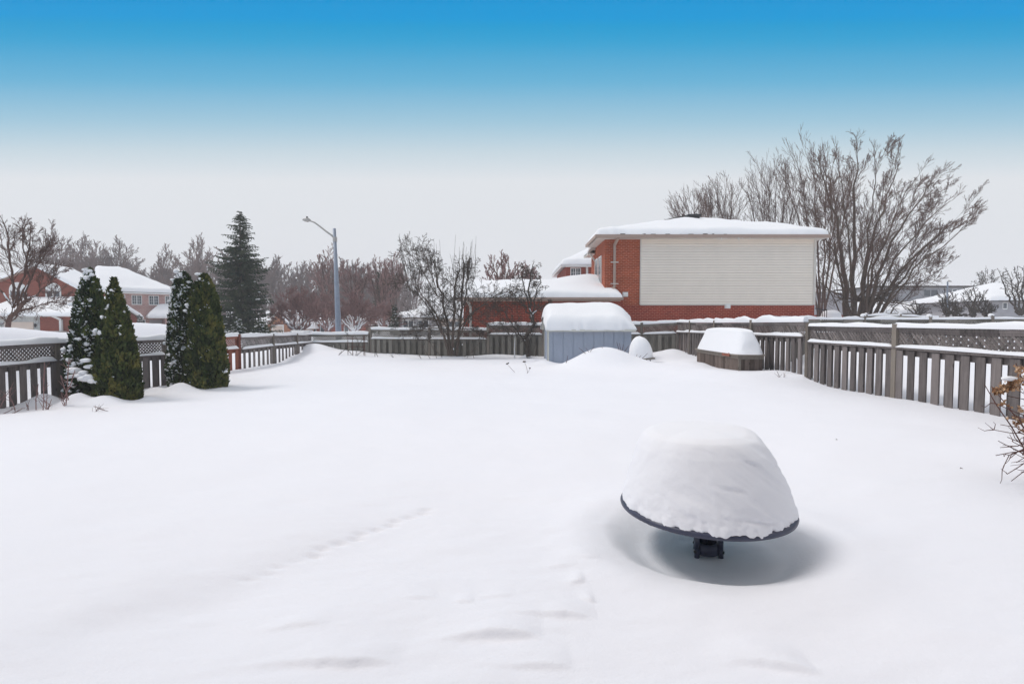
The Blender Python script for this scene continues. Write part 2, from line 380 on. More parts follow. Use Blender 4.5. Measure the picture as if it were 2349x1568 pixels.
# ------------------------------------------------------------------ snow shapes
def snow_strip(mb, a, b, wd, h, seed=0, step=.12, taper=True, hn=.35):
    a = Vector(a); b = Vector(b); L = (b - a).length; n = max(3, int(L / step)); d = (b - a).normalized()
    sd_ = d.cross(Vector((0, 0, 1))).normalized(); G = []
    for i in range(n + 1):
        t_ = i / n; p = a + (b - a) * t_
        k = 1 + hn * 2 * float(fbm(t_ * L * 1.3 + seed * 7.7, seed * 3.1, 3))
        e = min(1, min(t_, 1 - t_) * L / .07 + (.02 if taper else 1)) ** .5
        hh = max(.012, h * k * e); ww = wd / 2 * (1 + .2 * float(vnoise(t_ * L * 5 + seed, 3.3)))
        row = []
        for j in range(9):
            an = math.pi * j / 8; cx = math.cos(an); sz = math.sin(an) ** .75 if 0 < j < 8 else 0
            q = p + sd_ * (ww * math.copysign(abs(cx) ** .7, cx) * (.55 + .45 * e)) + Vector((0, 0, hh * sz - .004))
            row.append(tuple(q))
        G.append(row)
    mb.grid(G)
    for r_, fl in ((G[0], 0), (G[-1], 1)):
        mb.add(r_, [tuple(range(9)) if fl else tuple(range(9))[::-1]])

class Frame:
    def __init__(s, x, y, ang=0): s.x = x; s.y = y; s.c = math.cos(ang); s.s = math.sin(ang)
    def p(s, u, v, z): return (s.x + u * s.c - v * s.s, s.y + u * s.s + v * s.c, z)
    def box(s, mb, u0, u1, v0, v1, z0, z1):
        mb.hexa([s.p(u0, v0, z0), s.p(u1, v0, z0), s.p(u1, v1, z0), s.p(u0, v1, z0), s.p(u0, v0, z1), s.p(u1, v0, z1), s.p(u1, v1, z1), s.p(u0, v1, z1)])
    def prism(s, mb, prof, v0, v1):      # prof: (u,z) ccw seen from -v
        n = len(prof); mb.add([s.p(u, v0, z) for u, z in prof] + [s.p(u, v1, z) for u, z in prof],
               [tuple(range(n))] + [tuple(range(2 * n - 1, n - 1, -1))] + [((i + 1) % n, i, n + i, n + (i + 1) % n) for i in range(n)])
    def prismv(s, mb, prof, u0, u1):     # prof: (v,z)
        n = len(prof); mb.add([s.p(u0, v, z) for v, z in prof] + [s.p(u1, v, z) for v, z in prof],
               [tuple(range(n))] + [tuple(range(2 * n - 1, n - 1, -1))] + [((i + 1) % n, i, n + i, n + (i + 1) % n) for i in range(n)])

def cosp(a, b, n):
    t_ = np.linspace(0, 1, n); q = .5 - .5 * np.cos(np.pi * t_); q = .65 * q + .35 * t_; return a + (b - a) * q
def roof_surface(fr, u0, u1, v0, v1, zf, t_snow, parent, mat=SHINGLE, R_=None, nu=36, nv=26, seed=0, noise=.06, slab=.14, extra=None, snowmat=None, soft=.0, cut=0.0, warp=None):
    """a roof slab following zf(u,v) and the blanket of snow on it"""
    R_ = R_ or max(t_snow, .1)
    W = warp or (lambda u, v: u)
    us = cosp(u0, u1, nu); vs = cosp(v0, v1, nv)
    mb = MB(); top = [[fr.p(W(u, v), v, zf(W(u, v), v)) for v in vs] for u in us]; bot = [[fr.p(W(u, v), v, zf(W(u, v), v) - slab) for v in vs] for u in us]
    mb.grid(top); mb.grid(bot)
    def edge(G1, G2): mb.grid([G1, G2])
    edge(top[0], bot[0]); edge(top[-1], bot[-1]); edge([r[0] for r in top], [r[0] for r in bot]); edge([r[-1] for r in top], [r[-1] for r in bot])
    ro = mb.build('roof', mat, parent)
    mb = MB(); o = .03; us = cosp(u0 - o + cut, u1 + o - cut, nu + 12); vs = cosp(v0 - o, v1 + o, nv + 10); G = []
    for u in us:
        row = []
        ug = u
        for v in vs:
            u = W(ug, v)
            uc = min(max(u, u0), u1); vc = min(max(v, v0), v1)
            d = min(ug - us[0], us[-1] - ug, v - vs[0], vs[-1] - v); e = math.sqrt(max(0, 1 - (1 - min(d / R_, 1)) ** 2))
            if soft:
                zz = sum(zf(min(max(uc + a, u0), u1), min(max(vc + b, v0), v1)) for a in (-soft, 0, soft) for b in (-soft, 0, soft)) / 9
                zz = max(zz, zf(uc, vc) - t_snow * .5)
            else: zz = zf(uc, vc)
            hgt = t_snow * e * (1 + noise * 5 * float(fbm(u * .6 + seed, v * .6 + seed * 2, 3)) + .05 * float(fbm(u * 2.3, v * 2.3 + seed, 3)))
            if extra: hgt += extra(u, v) * min(1, e)
            wob = (1 - e) * .05; row.append(fr.p(u + wob * float(vnoise(v * 4 + seed, 7.7)), v + wob * 1.6 * float(fbm(u * 3.1 + seed, 2.2, 2)), zz + hgt + .003 + (1 - e) * .03 * float(vnoise(u * 5 + seed, v * 5))))
        G.append(row)
    mb.grid(G)
    b_ = lambda row: [(q[0], q[1], q[2] - .07) for q in row]
    for row in (G[0], G[-1], [r[0] for r in G], [r[-1] for r in G]): mb.grid([row, b_(row)])
    mb.build('roof_snow', snowmat or SNOW, ro, smooth=True)
    return ro

def window(fr, u, z, wd, h, v, parent, frame=WHITE, cols=2, rows=0, fw=.07, arch=False, wood=.05, side=-1):
    """u = left, z = sill, on the wall plane at v; side -1 faces the camera"""
    mb = MB(); a, b = (v - wood, v + .02)
    fr.box(mb, u - fw, u, a, b, z - fw, z + h + fw); fr.box(mb, u + wd, u + wd + fw, a, b, z - fw, z + h + fw)
    fr.box(mb, u, u + wd, a, b, z + h, z + h + fw); fr.box(mb, u - .04, u + wd + .04, a - .03, b, z - fw - .03, z - .002)
    for i in range(1, cols):
        c = u + wd * i / cols; fr.box(mb, c - fw * .6, c + fw * .6, a + .003, b, z, z + h)
    for k in range(cols):
        c0 = u + wd * k / cols; c1 = u + wd * (k + 1) / cols
        for i in range(1, rows): fr.box(mb, c0 + .03, c1 - .03, a + .015, b - .01, z + h * i / rows - .014, z + h * i / rows + .014)
        if rows: fr.box(mb, (c0 + c1) / 2 - .014, (c0 + c1) / 2 + .014, a + .017, b - .012, z + .03, z + h - .03)
    if arch:
        n = 12; c = u + wd / 2; r = wd / 2 + fw
        fr.prism(mb, [(c + r * math.cos(math.pi * i / n), z + h + fw + .002 + r * .9 * math.sin(math.pi * i / n)) for i in range(n + 1)], a, b)
    o = mb.build('window', frame, parent)
    mb = MB(); fr.box(mb, u - .01, u + wd + .01, v - .02, v + .01, z - .01, z + h + .01); mb.build('pane', GLASS, o)
    return o
def pipe(parent, pts, mat, name='downspout', r=.045):
    mb = MB()
    for a, b in zip(pts[:-1], pts[1:]): mb.bar(a, b, r * 2, r * 1.7)
    return mb.build(name, mat, parent)

# ------------------------------------------------------------------ siding house and its garage
def siding_house():
    Y0 = 27.0
    x0 = xat(1386, Y0); x1 = xat(1866, Y0); xs0 = xat(1468, Y0)
    ze = zat(548, Y0); zs = zat(698, Y0)
    t = thing('house', 'large brick house with a wide cream siding wall and snowy roof', 'house', ((x0 + x1) / 2, Y0, .2))
    fr = Frame(0, 0)
    mb = MB(); fr.box(mb, x0, xs0 - .05, Y0, Y0 + 3.6, -.5, ze); fr.box(mb, xs0 - .05, x1, Y0, Y0 + 3.6, -.5, zs - .03)
    fr.box(mb, xs0 - .05, x1 - .02, Y0 + .1, Y0 + 3.6, zs - .03, ze); fr.box(mb, x0 + 1.6, x1 - .03, Y0 + 3.6, Y0 + 11, -.5, ze - .01)
    mb.build('brick_wall', BRICK, t)
    # lower courses sit in a darker red brick
    mb = MB(); fr.box(mb, xs0 - 1.2, x1 + .004, Y0 - .012, Y0 + .02, -.5, zs - .035); o = mb.build('lower_brick_wall', BRICKD, t); o['label'] = 'darker red brick course under the siding'
    # lapped siding
    mb = MB(); n = 25; hh = (ze - zs) / n
    for i in range(n):
        z = zs + i * hh
        mb.hexa([(xs0, Y0 - .045, z + .011), (x1 - .1, Y0 - .045, z + .011), (x1 - .1, Y0 + .09, z + .011), (xs0, Y0 + .09, z + .011), (xs0, Y0 - .030, z + hh), (x1 - .1, Y0 - .030, z + hh), (x1 - .1, Y0 + .09, z + hh), (xs0, Y0 + .09, z + hh)])
    mb.build('siding', SIDING, t)
    mb = MB(); fr.box(mb, x1 - .1, x1 + .02, Y0 - .07, Y0 + .12, zs - .02, ze); fr.box(mb, xs0 - .05, xs0, Y0 - .06, Y0 + .03, zs - .02, ze); fr.box(mb, xs0, x1 - .1, Y0 - .06, Y0, zs - .05, zs - .003)
    mb.build('corner_trim', TRIML, t)
    # hip roof
    ex0 = xat(1367, Y0 - .5); ex1 = xat(1896, Y0 - .5); ev0 = Y0 - .5; ev1 = Y0 + 11
    pk = (xat(1600, 32.6), 32.6)
    zt = ze + .10; rise = zat(509, 32.6) - zt - .10
    def zf(u, v):
        a = (u - ex0) / (pk[0] - ex0); b = (ex1 - u) / (ex1 - pk[0]); c = (v - ev0) / (pk[1] - ev0); d = (ev1 - v) / (ev1 - pk[1])
        return zt + rise * max(0, min(a * 1.08, b * 1.12, c * 1.05, d, 1))
    roof_surface(fr, ex0, ex1, ev0, ev1, zf, .40, t, nu=56, nv=46, R_=.38, seed=2, noise=.06, slab=.06, soft=.4, warp=lambda u, v: max(u, 4.2 + 2.1 * min(1, max(0, (v - 30.0) / .12))))
    mb = MB(); fr.box(mb, ex0 + .02, ex1 - .02, ev0 + .05, 30.0, ze - .03, ze + .02); fr.box(mb, 6.35, ex1 - .02, 30.002, ev1 - .05, ze - .03, ze + .02); mb.build('soffit', TRIML, t)
    mb = MB(); fr.box(mb, ex0 - .03, ex1 + .03, ev0 - .08, ev0 + .03, ze - .02, ze + .14)
    fr.box(mb, ex0 - .08, ex0 - .032, ev0 - .08, ev0 + 3.5, ze - .02, ze + .14); mb.build('gutter', TRIM, t)
    mb = MB(); r3 = random.Random(6); u = ex0 + 1.2; fr.box(mb, ex0 + 1, ex0 + 7, ev0 - .047, ev0 + .05, ze + .139, ze + .147)
    while u < ex0 + 6.5: l = r3.uniform(.05, .3); fr.box(mb, u, u + l, ev0 - .045, ev0 + .05, ze + .14, ze + .14 + r3.uniform(.02, .05)); u += l + r3.uniform(.08, .6)
    mb.build('shingle_edge', SHINGLE, t)
    # dark shingle strips showing through at the hips
    mb = MB(); mb.bar((pk[0] - 2.5, 32.4, zt + rise + .08), (pk[0] - 1.0, 32.5, zt + rise + .42), .6, .05); mb.bar((pk[0] - .85, 32.4, zt + rise + .40), (pk[0] - .3, 32.5, zt + rise + .55), .5, .04)
    mb.build('bare_shingle', SHINGLE, t)
    cx = xat(1583, 32); cz = zat(500, 32); mb = MB(); fr.box(mb, cx - .34, cx + .34, 31.6, 32.3, cz - .5, cz + .02); fr.box(mb, cx - .40, cx + .40, 31.5, 32.4, cz + .021, cz + .14); mb.build('roof_vent', BLACK, t)
    # protruding bay of the front with its own lower eave
    bx0 = xat(1361, 30.6) ; zb = zat(585, 30.6)
    mb = MB(); fr.box(mb, bx0, x0 + 1.7, 30.12, 31.6, -.5, zb + .9); mb.build('bay_wall', BRICK, t)
    def zb_(u, v): return min(zb + .15 + 1.25 * max(0, u - (bx0 - .42)), ze + .05)
    roof_surface(fr, bx0 - .42, x0 + 2, 30.08, 31.9, zb_, .25, t, nu=24, nv=12, slab=.2, mat=TRIML)
    mb = MB(); fr.box(mb, bx0 - .40, x0 - .02, 30.08, 31.8, zb - .02, zb + .05); mb.build('bay_soffit', TRIML, t)
    # windows on the left side wall, seen end on
    for v0 in (27.9, 29.0):
        mb = MB(); fr.box(mb, x0 - .06, x0 + .02, v0, v0 + .75, 3.2, 5.2); o = mb.build('window', WHITE, t)
        mb = MB(); fr.box(mb, x0 - .07, x0 - .05, v0 + .08, v0 + .67, 3.28, 5.12); mb.build('pane', GLASS, o)
    # downspout with its brackets
    dx = xat(1408, Y0 - .1)
    o = pipe(t, [(dx + .12, ev0 + .05, ze), (dx, Y0 - .09, ze - .32), (dx, Y0 - .09, zat(658, Y0)), (dx - .12, Y0 - .2, zat(664, Y0))], TRIM, r=.06)
    for py in (602, 651):
        mb = MB(); fr.box(mb, dx - .2, dx + .2, Y0 - .16, Y0 - .10, zat(py, Y0) - .022, zat(py, Y0) + .022); mb.build('bracket', TRIML, o)
    pipe(t, [(bx0 - .35, 29.9, zb), (bx0 - .02, 29.95, zb - .45), (bx0 - .02, 29.95, 3.4)], TRIML, r=.045)
    for px, py in ((1434, 675), (1669, 702)):
        c = at(px, py, Y0 - .1); mb = MB()
        fr.box(mb, c[0] - .14, c[0] + .14, Y0 - .10, Y0 - .001, c[2] - .12, c[2] + .12); fr.box(mb, c[0] - .11, c[0] + .11, Y0 - .17, Y0 - .10, c[2] - .06, c[2] + .08)
        mb.build('wall_vent', WHITE, t)
    for i in range(16):
        u = xat(random.choice((1650, 1658, 1690, 1712, 1770)) + random.uniform(-9, 9), ev0); l = random.uniform(.08, .26); mb = MB()
        mb.tube([(u, ev0 - .06, ze), (u, ev0 - .06, ze - l)], [.012, .003], 5)
        mb.build('icicle', WHITE, t)
    # ---- garage wing
    G0 = 26.5; gx0 = xat(1063, G0); gx1 = x0 - .004; gz = zat(689, G0)
    mb = MB(); fr.box(mb, gx0, gx1, G0, G0 + 6, -.5, gz); fr.box(mb, gx1, xat(1428, G0), G0, Y0 - .005, -.5, gz - .002)
    o = mb.build('garage_wall', BRICKD, t); o['label'] = 'low red brick garage wing left of the tall wall'
    gex0 = xat(1048, G0 - .4); gex1 = xat(1427, G0 - .4)
    def zg(u, v): return gz + .10 + .27 * min(max(0, v - (G0 - .4)), max(0, G0 + 6.4 - v))
    def ex(u, v): return .34 * math.exp(-((u - (x0 - .5)) / 1.4) ** 2) * math.exp(-((v - G0 - 3.0) / 1.6) ** 2) + .10 * math.exp(-((u - 2) / 2) ** 2)
    roof_surface(fr, gex0, gex1, G0 - .4, G0 + 6.4, zg, .30, t, nu=50, nv=30, R_=.42, seed=5, slab=.06, extra=ex, soft=.35)
    mb = MB(); fr.box(mb, gex0, gex1 + .03, G0 - .5, G0 - .37, gz + .01, gz + .14); fr.box(mb, gex0, gex1 - .1, G0 - .42, G0 - .003, gz - .05, gz - .005); mb.build('gutter', TRIM, t)
    gx = xat(1079, G0 - .06); pipe(t, [(gx - .15, G0 - .38, gz), (gx, G0 - .07, gz - .3), (gx, G0 - .07, .2)], TRIML, r=.055)
    mb = MB(); fr.box(mb, gx0 + .12, gx0 + .72, G0 - .03, G0 - .002, .72, .78); mb.build('wall_strip', TRIML, t)
siding_house()

def small_houses():
    fr = Frame(0, 0)
    # brick house behind the garage
    Y0 = 46.0; x0 = xat(1297, Y0); x1 = xat(1480, Y0); ze = zat(611, Y0)
    t = thing('house', 'distant brick house whose overhanging snowy hip roof shows above the garage', 'house', (x0 + 3, Y0, 0))
    mb = MB(); fr.box(mb, x0, x1, Y0, Y0 + 9, -.5, ze); mb.build('brick_wall', BRICKD, t)
    e0 = xat(1285, Y0); 
    def zf(u, v): return ze + .1 + .5 * max(0, min(u - e0, x1 + 1 - u, v - Y0 + .7, Y0 + 10 - v))
    roof_surface(fr, e0, x1 + 1, Y0 - .7, Y0 + 10, zf, .45, t, seed=8, slab=.22, soft=.4, mat=WHITE)
    window(fr, xat(1309, Y0), zat(634, Y0), .8, zat(616, Y0) - zat(634, Y0), Y0, t, rows=2)
    px_ = xat(1345, Y0); pipe(t, [(px_, Y0 - .1, ze), (px_, Y0 - .1, ze - 3)], WHITE, r=.09)
    # grey house right of the siding wall
    Y0 = 60.0; x0 = xat(1830, Y0); x1 = xat(1948, Y0); ze = zat(675, Y0)
    t = thing('house', 'plain grey flat-topped house between the siding wall and the big bare tree', 'house', (x0 + 3, Y0, .2))
    mb = MB(); fr.box(mb, x0, x1, Y0, Y0 + 8, 0, ze); mb.build('wall', GREYW, t)
    mb = MB(); fr.box(mb, x0 - .3, x1 + .3, Y0 - .3, Y0 + 8.3, ze + .002, ze + .22); mb.build('fascia', GREYW, t)
    mb = MB(); snow_strip(mb, (x0 - .3, Y0 + 4, ze + .22), (x1 + .3, Y0 + 4, ze + .22), 8.6, .22, 4, .5); mb.build('roof_snow', SNOW, t, smooth=True)
    window(fr, xat(1873, Y0), zat(695, Y0), 1.15, zat(683, Y0) - zat(695, Y0), Y0, t)
    mb = MB(); fr.box(mb, x0 + .02, x1 - .02, Y0 - .03, Y0 - .001, 0, zat(722, Y0)); mb.build('brick_footing', BRICKD, t)
    # long grey house
    Y0 = 64.0; x0 = xat(2010, Y0); x1 = xat(2238, Y0); ze = zat(659, Y0); zl = zat(690, Y0)
    t = thing('house', 'long two-storey grey house with dark windows behind the big bare tree', 'house', (x0 + 6, Y0, .2))
    mb = MB(); fr.box(mb, x0, x1, Y0, Y0 + 8, 0, ze); fr.box(mb, xat(1960, Y0), xat(2285, Y0), Y0 - 4, Y0 - .002, 0, zat(718, Y0 - 4)); mb.build('wall', GREYW, t)
    mb = MB(); fr.box(mb, x0 - .3, x1 + .3, Y0 - .3, Y0 + 8.3, ze + .002, ze + .2); mb.build('fascia', SHINGLE, t)
    mb = MB(); snow_strip(mb, (x0 - .3, Y0 + 4, ze + .2), (x1 + .3, Y0 + 4, ze + .2), 8.6, .12, 6, .5); mb.build('upper_roof_snow', SNOW, t, smooth=True)
    zb = zat(718, Y0 - 4)
    def zf(u, v): return zb + .05 + (zat(697, Y0) - zb) * max(0, (v - (Y0 - 4.6)) / 4.6)
    roof_surface(fr, xat(1955, Y0 - 4), xat(2290, Y0 - 4), Y0 - 4.6, Y0 - .35, zf, .4, t, seed=3)
    window(fr, xat(2116, Y0), zat(679, Y0), xat(2147, Y0) - xat(2116, Y0), zat(665, Y0) - zat(679, Y0), Y0, t, frame=GREYW)
    window(fr, xat(2182, Y0), zat(673, Y0), xat(2191, Y0) - xat(2182, Y0), zat(664, Y0) - zat(673, Y0), Y0, t, cols=1)
    window(fr, xat(2034, Y0), zat(686, Y0), .5, zat(676, Y0) - zat(686, Y0), Y0, t, cols=1, frame=GREYW)
    # small shed-like parts in front: garage doors
    for a, b in ((2150, 2185), (2212, 2240)):
        mb = MB(); fr.box(mb, xat(a, Y0 - 4), xat(b, Y0 - 4), Y0 - 4.04, Y0 - 4.001, 0, zat(722, Y0 - 4) - .05); mb.build('door', SHINGLE, t)
    # right edge house
    Y0 = 50.0; x0 = xat(2273, Y0); x1 = xat(2480, Y0); ze = zat(690, Y0)
    t = thing('house', 'grey house with a broad snowy roof at the right edge of the picture', 'house', (x0 + 4, Y0, .2))
    mb = MB(); fr.box(mb, x0, x1, Y0, Y0 + 9, 0, ze); mb.build('wall', GREYW, t)
    e0 = xat(2258, Y0)
    def zf(u, v): return ze + .05 + .36 * max(0, min(u - e0, x1 + .6 - u, (v - Y0 + .5), (Y0 + 9.5 - v)))
    roof_surface(fr, e0, x1 + .6, Y0 - .5, Y0 + 9.5, zf, .4, t, seed=4, slab=.12, soft=.4)
    window(fr, xat(2298, Y0), zat(707, Y0), .35, zat(695, Y0) - zat(707, Y0), Y0, t, cols=1)
small_houses()

def gable_house():
    Y0 = 48.0; s = F / Y0; g = -.8
    fr = Frame(0, 0)
    t = thing('house', 'rust brick house with a broad gable and two arched windows', 'house', (xat(93, Y0), Y0, g))
    u0 = xat(-20, Y0); u1 = xat(184, Y0); uc = xat(92, Y0); ze = zat(662, Y0); zp = zat(612, Y0)
    mb = MB(); zl = zp - (uc - u0) * (zp - ze) / (u1 - uc) * .72
    fr.prism(mb, [(u0, g), (u1 - .3, g), (u1 - .3, ze + .08), (uc, zp), (u0, zl)], Y0, Y0 + 3.4); mb.build('brick_wall', BRICKL, t)
    sl = (zp - ze) / (u1 - uc); sl2 = (zp - zl) / (uc - u0)
    def zf(u, v): return zp + .10 - (sl * (u - uc) if u > uc else sl2 * (uc - u))
    roof_surface(fr, u0 - .4, u1 + .3, Y0 - .35, Y0 + 3.6, zf, .3, t, seed=9, nu=40, nv=12, slab=.12, mat=TRIM)
    # lower garage roof and stone front
    ga = Y0 - 3.2; zl0 = zat(724, ga); zl1 = zat(684, Y0)
    mb = MB(); fr.box(mb, xat(-30, ga), xat(91, ga), ga, Y0 - .003, g, zl0); o = mb.build('stone_wall', STONE, t)
    mb = MB(); fr.box(mb, xat(91, ga) + .001, xat(183, ga), ga + .02, Y0 - .004, g, zl0 - .001); mb.build('lower_brick_wall', BRICKL, t)
    def zg(u, v): return zl0 + .06 + (zl1 - zl0 - .1) * max(0, (v - (ga - .6)) / (Y0 - ga + .6))
    roof_surface(fr, xat(-40, ga), xat(188, ga), ga - .6, Y0 - .02, zg, .25, t, seed=11, slab=.14, mat=WHITE)
    gd0 = xat(15, ga); gd1 = xat(73, ga); zd = zat(742, ga)
    mb = MB()
    for i in range(4): fr.box(mb, gd0, gd1, ga - .03, ga + .01, g + i * (zd - g) / 4 + .01, g + (i + 1) * (zd - g) / 4)
    mb.build('garage_door', TAN, t)
    mb = MB(); fr.box(mb, gd0 - .15, gd0, ga - .06, ga + .01, g, zd + .15); fr.box(mb, gd1, gd1 + .15, ga - .06, ga + .01, g, zd + .15); fr.box(mb, gd0, gd1, ga - .06, ga + .01, zd, zd + .15); mb.build('door_frame', TAN, t)
    for a, b in ((109, 141), (26, 62)):
        window(fr, xat(a, Y0) + .05, zat(681, Y0), xat(b, Y0) - xat(a, Y0) - .1, zat(668, Y0) - zat(681, Y0), Y0, t, arch=True, fw=.12)
    c = xat(142, ga); pipe(t, [(c - .45, ga - .5, zl0), (c, ga - .1, zl0 - .35), (c, ga - .1, g)], WHITE, r=.1)
    c = xat(84, ga); mb = MB(); z_ = zat(745, ga); mb.tube([(c, ga - .15, z_ - .22), (c, ga - .15, z_ - .05), (c, ga - .15, z_ + .12)], [.04, .1, .06], 8); fr.box(mb, c - .03, c + .03, ga - .15, ga, z_, z_ + .05); mb.build('wall_lantern', BLACK, t)
    c = xat(136, ga - .5); mb = MB(); fr.box(mb, c - .42, c + .42, ga - 1, ga - .3, g, zat(759, ga - .6)); mb.build('meter_box', LAMPM, t)
gable_house()

def pink_house():
    a = R(40); fx, fy = xat(262, 57), 57.0
    fr = Frame(fx, fy, a); g = -.9; L = 5.7; ze = 4.84
    t = thing('house', 'two-storey pink brick house with a row of white paned windows', 'house', (fx, fy, g))
    mb = MB(); fr.box(mb, -.9, L, 0, 10, g, ze); mb.build('brick_wall', BRICKP, t)
    def zf(u, v): return ze + .05 + .56 * max(0, min(L + .6 - u, v + .6, 10.6 - v))
    roof_surface(fr, -1.4, L + .6, -.6, 10.6, zf, .40, t, seed=13, slab=.15, soft=.7, mat=WHITE, nu=46, nv=40)
    for u in (.15, 1.67, 3.25, 4.80): window(fr, u, ze - 1.22, .82, .93, 0, t, rows=3, fw=.07)
    mb = MB(); fr.box(mb, -.9, L, -.05, -.001, ze - 1.52, ze - 1.38); mb.build('sill_band', BRICKP, t)
    zl = 1.85
    def zp(u, v): return zl + .35 + .62 * max(0, min(v + 2.2, (u - 2.9) * 1.5))
    roof_surface(fr, 2.9, L + .3, -2.2, -.06, zp, .32, t, seed=14, slab=.2, mat=WHITE, R_=.6)
    mb = MB(); fr.box(mb, 4.5, L, -1.6, -.004, g, zl + .2); mb.build('porch_wall', BRICKP, t)
    mb = MB(); fr.box(mb, 3.2, 4.4, -.06, -.002, g, zl); mb.build('entrance_door', GREYW, t)
    mb = MB(); fr.prism(mb, [(-1.2, g), (1.7, g), (1.7, 2.1), (-.2, 3.75), (-1.2, 2.9)], -5.0, -.004); mb.build('wing_wall', BRICKL, t)
    def zw(u, v): return 3.95 - .80 * abs(u + .2)
    roof_surface(fr, -1.25, 2.2, -5.5, -.05, zw, .28, t, seed=15, slab=.2, mat=WHITE)
    window(fr, 2.05, .6, .7, 1.2, 0, t, rows=3, fw=.08)
pink_house()

def far_left_houses():
    fr = Frame(0, 0)
    Y0 = 70.0; g = -1
    t = thing('garage', 'small orange brick garage with a steep snowy gable beside the big spruce', 'garage', (xat(640, Y0), Y0, g))
    fr2 = Frame(xat(640, Y0), Y0, R(-8)); h = zat(717, Y0)
    mb = MB(); fr2.prism(mb, [(-1.7, g), (1.7, g), (1.7, h - 1.7), (0, h), (-1.7, h - 1.7)], 0, 6); mb.build('brick_wall', mat_brick('amber_brick', (.42, .18, .09), (.36, .14, .08), (.45, .25, .16)), t)
    def zf(u, v): return h + .15 - 1.0 * abs(u)
    roof_surface(fr2, -2.3, 2.3, -.4, 6.3, zf, .3, t, seed=16, slab=.12, mat=WHITE)
    zd = zat(747, Y0); mb = MB(); fr2.box(mb, -.95, .55, -.05, .0, g, zd); mb.build('garage_door', TAN, t)
    mb = MB(); fr2.box(mb, -1.1, -.95, -.08, .0, g, zd + .15); fr2.box(mb, .55, .7, -.08, 0, g, zd + .15); fr2.box(mb, -.95, .55, -.08, 0, zd, zd + .15); mb.build('door_frame', WHITE, t)
    def low(px0, px1, Y0, yt, yr, label, brick, seed, wins):
        x0 = xat(px0, Y0); x1 = xat(px1, Y0); ze = zat(yt, Y0); zr = zat(yr, Y0 + 4)
        t = thing('house', label, 'house', ((x0 + x1) / 2, Y0, g))
        mb = MB(); fr.box(mb, x0, x1, Y0, Y0 + 8, g, ze); mb.build('wall', brick, t)
        def zf(u, v): return ze + .05 + max(0, (zr - ze - .4)) * max(0, min((v - Y0 + .5) / 4.5, (Y0 + 8.5 - v) / 4.5, (u - x0 + .5) / 3.5, (x1 + .5 - u) / 3.5))
        roof_surface(fr, x0 - .5, x1 + .5, Y0 - .5, Y0 + 8.5, zf, .4, t, seed=seed, slab=.2, mat=TRIML, soft=.4)
        for a in wins: window(fr, xat(a, Y0), ze - 1.4, 1.2, 1.0, Y0, t, fw=.1)
    low(694, 812, 76, 741, 718, 'low red brick bungalow behind the street lamp pole', BRICKD, 20, (705, 735, 790))
    low(905, 990, 64, 728, 705, 'pale far bungalow between the small spruce and the apple tree', GREYW, 21, (925, 960))
    low(560, 606, 82, 742, 722, 'far low house glimpsed behind the base of the big spruce', GREYW, 22, (575,))
    low(1010, 1062, 60, 730, 700, 'far pale house behind the apple tree stems', TAN, 23, (1030,))
far_left_houses()

